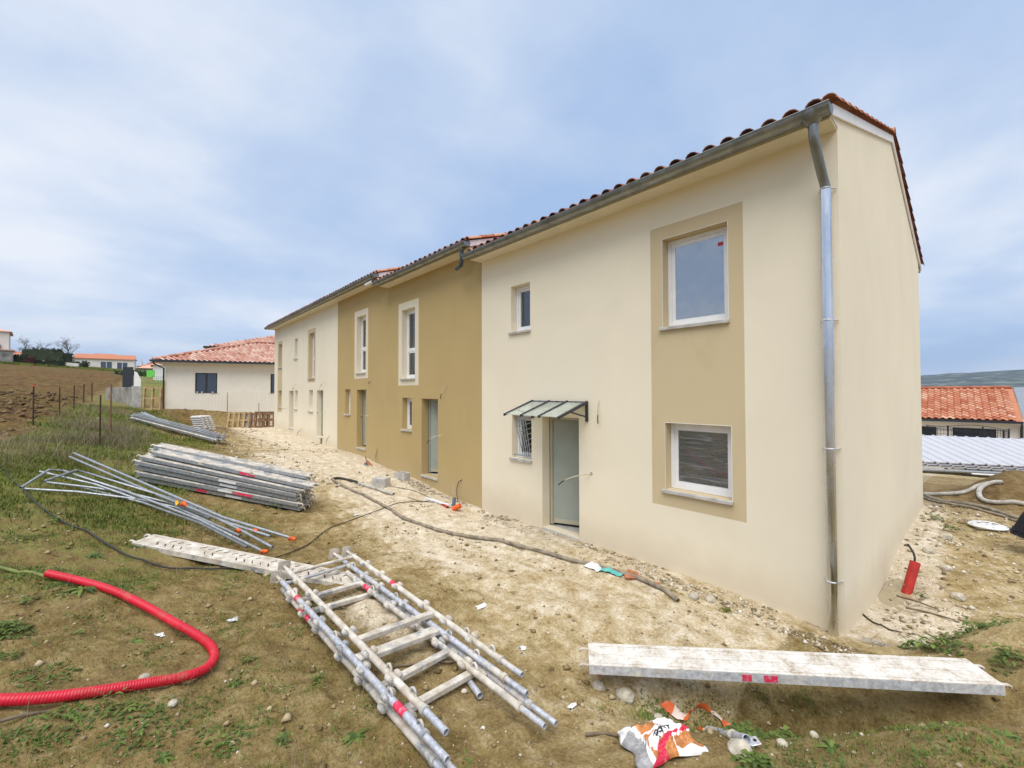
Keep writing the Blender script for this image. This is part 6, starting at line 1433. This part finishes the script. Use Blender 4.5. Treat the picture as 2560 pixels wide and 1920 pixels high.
leafpatch('ground_cover','dense green clumps inside the duct curve at the left edge',[(-4.02,-6.48,.16,.07,220),(-3.7,-6.55,.12,.05,120),(-3.4,-6.2,.16,.03,90),(-2.75,-6.05,.2,.03,130),(-2.45,-5.7,.2,.03,110),(-2.2,-5.3,.18,.03,90),(-2.7,-5.75,.15,.03,80),(-4.95,-6.95,.2,.06,160)],'weed')
# gravel: small stones scattered over the site
def gravel(name,label,xs,ys,smin,smax,mat,seed):
    r=np.random.default_rng(seed); n=len(xs); z=HN(xs,ys)
    base=np.array([(1,0,0),(-1,0,0),(0,1,0),(0,-1,0),(0,0,1),(0,0,-1)],float); F=np.array([(0,2,4),(2,1,4),(1,3,4),(3,0,4),(2,0,5),(1,2,5),(3,1,5),(0,3,5)])
    s=smin*(smax/smin)**(r.random(n)**3); v=base[None]*r.uniform(.6,1.3,(n,6,1))*s[:,None,None]*np.array([1,1,.65]); a=r.uniform(0,6.28,n); c,q=np.cos(a)[:,None],np.sin(a)[:,None]
    vx=v[:,:,0]*c-v[:,:,1]*q+xs[:,None]; vy=v[:,:,0]*q+v[:,:,1]*c+ys[:,None]; vz=v[:,:,2]+z[:,None]+s[:,None]*.25
    V=np.stack([vx,vy,vz],-1).reshape(-1,3); FF=(F[None]+np.arange(n)[:,None,None]*6).reshape(-1,3)
    me=bpy.data.meshes.new(name); me.vertices.add(len(V)); me.vertices.foreach_set('co',V.ravel()); me.loops.add(FF.size); me.loops.foreach_set('vertex_index',FF.ravel().astype(np.int32)); me.polygons.add(len(FF)); me.polygons.foreach_set('loop_start',np.arange(0,FF.size,3).astype(np.int32)); me.polygons.foreach_set('loop_total',np.full(len(FF),3,np.int32)); me.update()
    at=me.attributes.new('tint','FLOAT','POINT'); at.data.foreach_set('value',np.repeat(r.random(n),6).astype(np.float32)); me.materials.append(M[mat]); o=bpy.data.objects.new(name,me); COL.objects.link(o); tag(o,label,'gravel',None,'stuff')
xs,ys=scatter(20000,-9,1.3,-7,-.05,lambda x,y:.15+.75*gauss(x,y,-.3,-2.4,1.0,.5,.7)+.3*sst(.5,.7,fbm(x,y,81,3)),13); gravel('gravel','small stones strewn over the near soil',xs,ys,.0035,.022,'gravel',14)
xs,ys=scatter(9000,-26,-9,-3.6,-.1,lambda x,y:.5*sst(.45,.65,fbm(x*.7,y*.7,83,3)),15); gravel('gravel','lumps of rubble in front of the far houses',xs,ys,.012,.06,'gravel',16)
xs,ys=scatter(6000,0.05,1.6,.2,9,lambda x,y:.2+.6*sst(.45,.65,fbm(x*1.2,y*1.2,85,3)),17); gravel('gravel','rubble and lime lumps beside the gable',xs,ys,.008,.05,'gravel',18)
xs,ys=scatter(9000,-9,.2,-.55,-.04,lambda x,y:.7*sst(.4,.6,fbm(x*1.2,y*2,87,3)),19); gravel('gravel','crumbs of sand and render along the wall foot',xs,ys,.006,.035,'gravel',20)
xs,ys=scatter(5500,-8,1.3,-7,-.3,lambda x,y:.12+.7*sst(.48,.66,fbm(x*1.7,y*1.7,97,3)),23); gravel('clods','crumbly clods of soil over the near ground',xs,ys,.008,.045,'dryclod',24)
xs,ys=scatter(4500,-40,-10,-16,-8.2,lambda x,y:fieldmask(x,y)*.8,21); gravel('clods','clods of earth on the ploughed field',xs,ys,.04,.16,'clod',22)
# ================================================================ haze
m=MB(); m.box(-3600,3600,-3600,3600,-60,160)
hm=bpy.data.materials.new('haze_air'); hm.use_nodes=True; ht=hm.node_tree; ht.nodes.clear(); ho=ht.nodes.new('ShaderNodeOutputMaterial'); pv=ht.nodes.new('ShaderNodeVolumePrincipled'); pv.inputs['Density'].default_value=.00014; pv.inputs['Color'].default_value=(.62,.76,1,1); pv.inputs['Anisotropy'].default_value=.2
ht.links.new(pv.outputs[0],ho.inputs['Volume']); hb=m.build('haze',hm); tag(hb,None,None,None,'stuff')
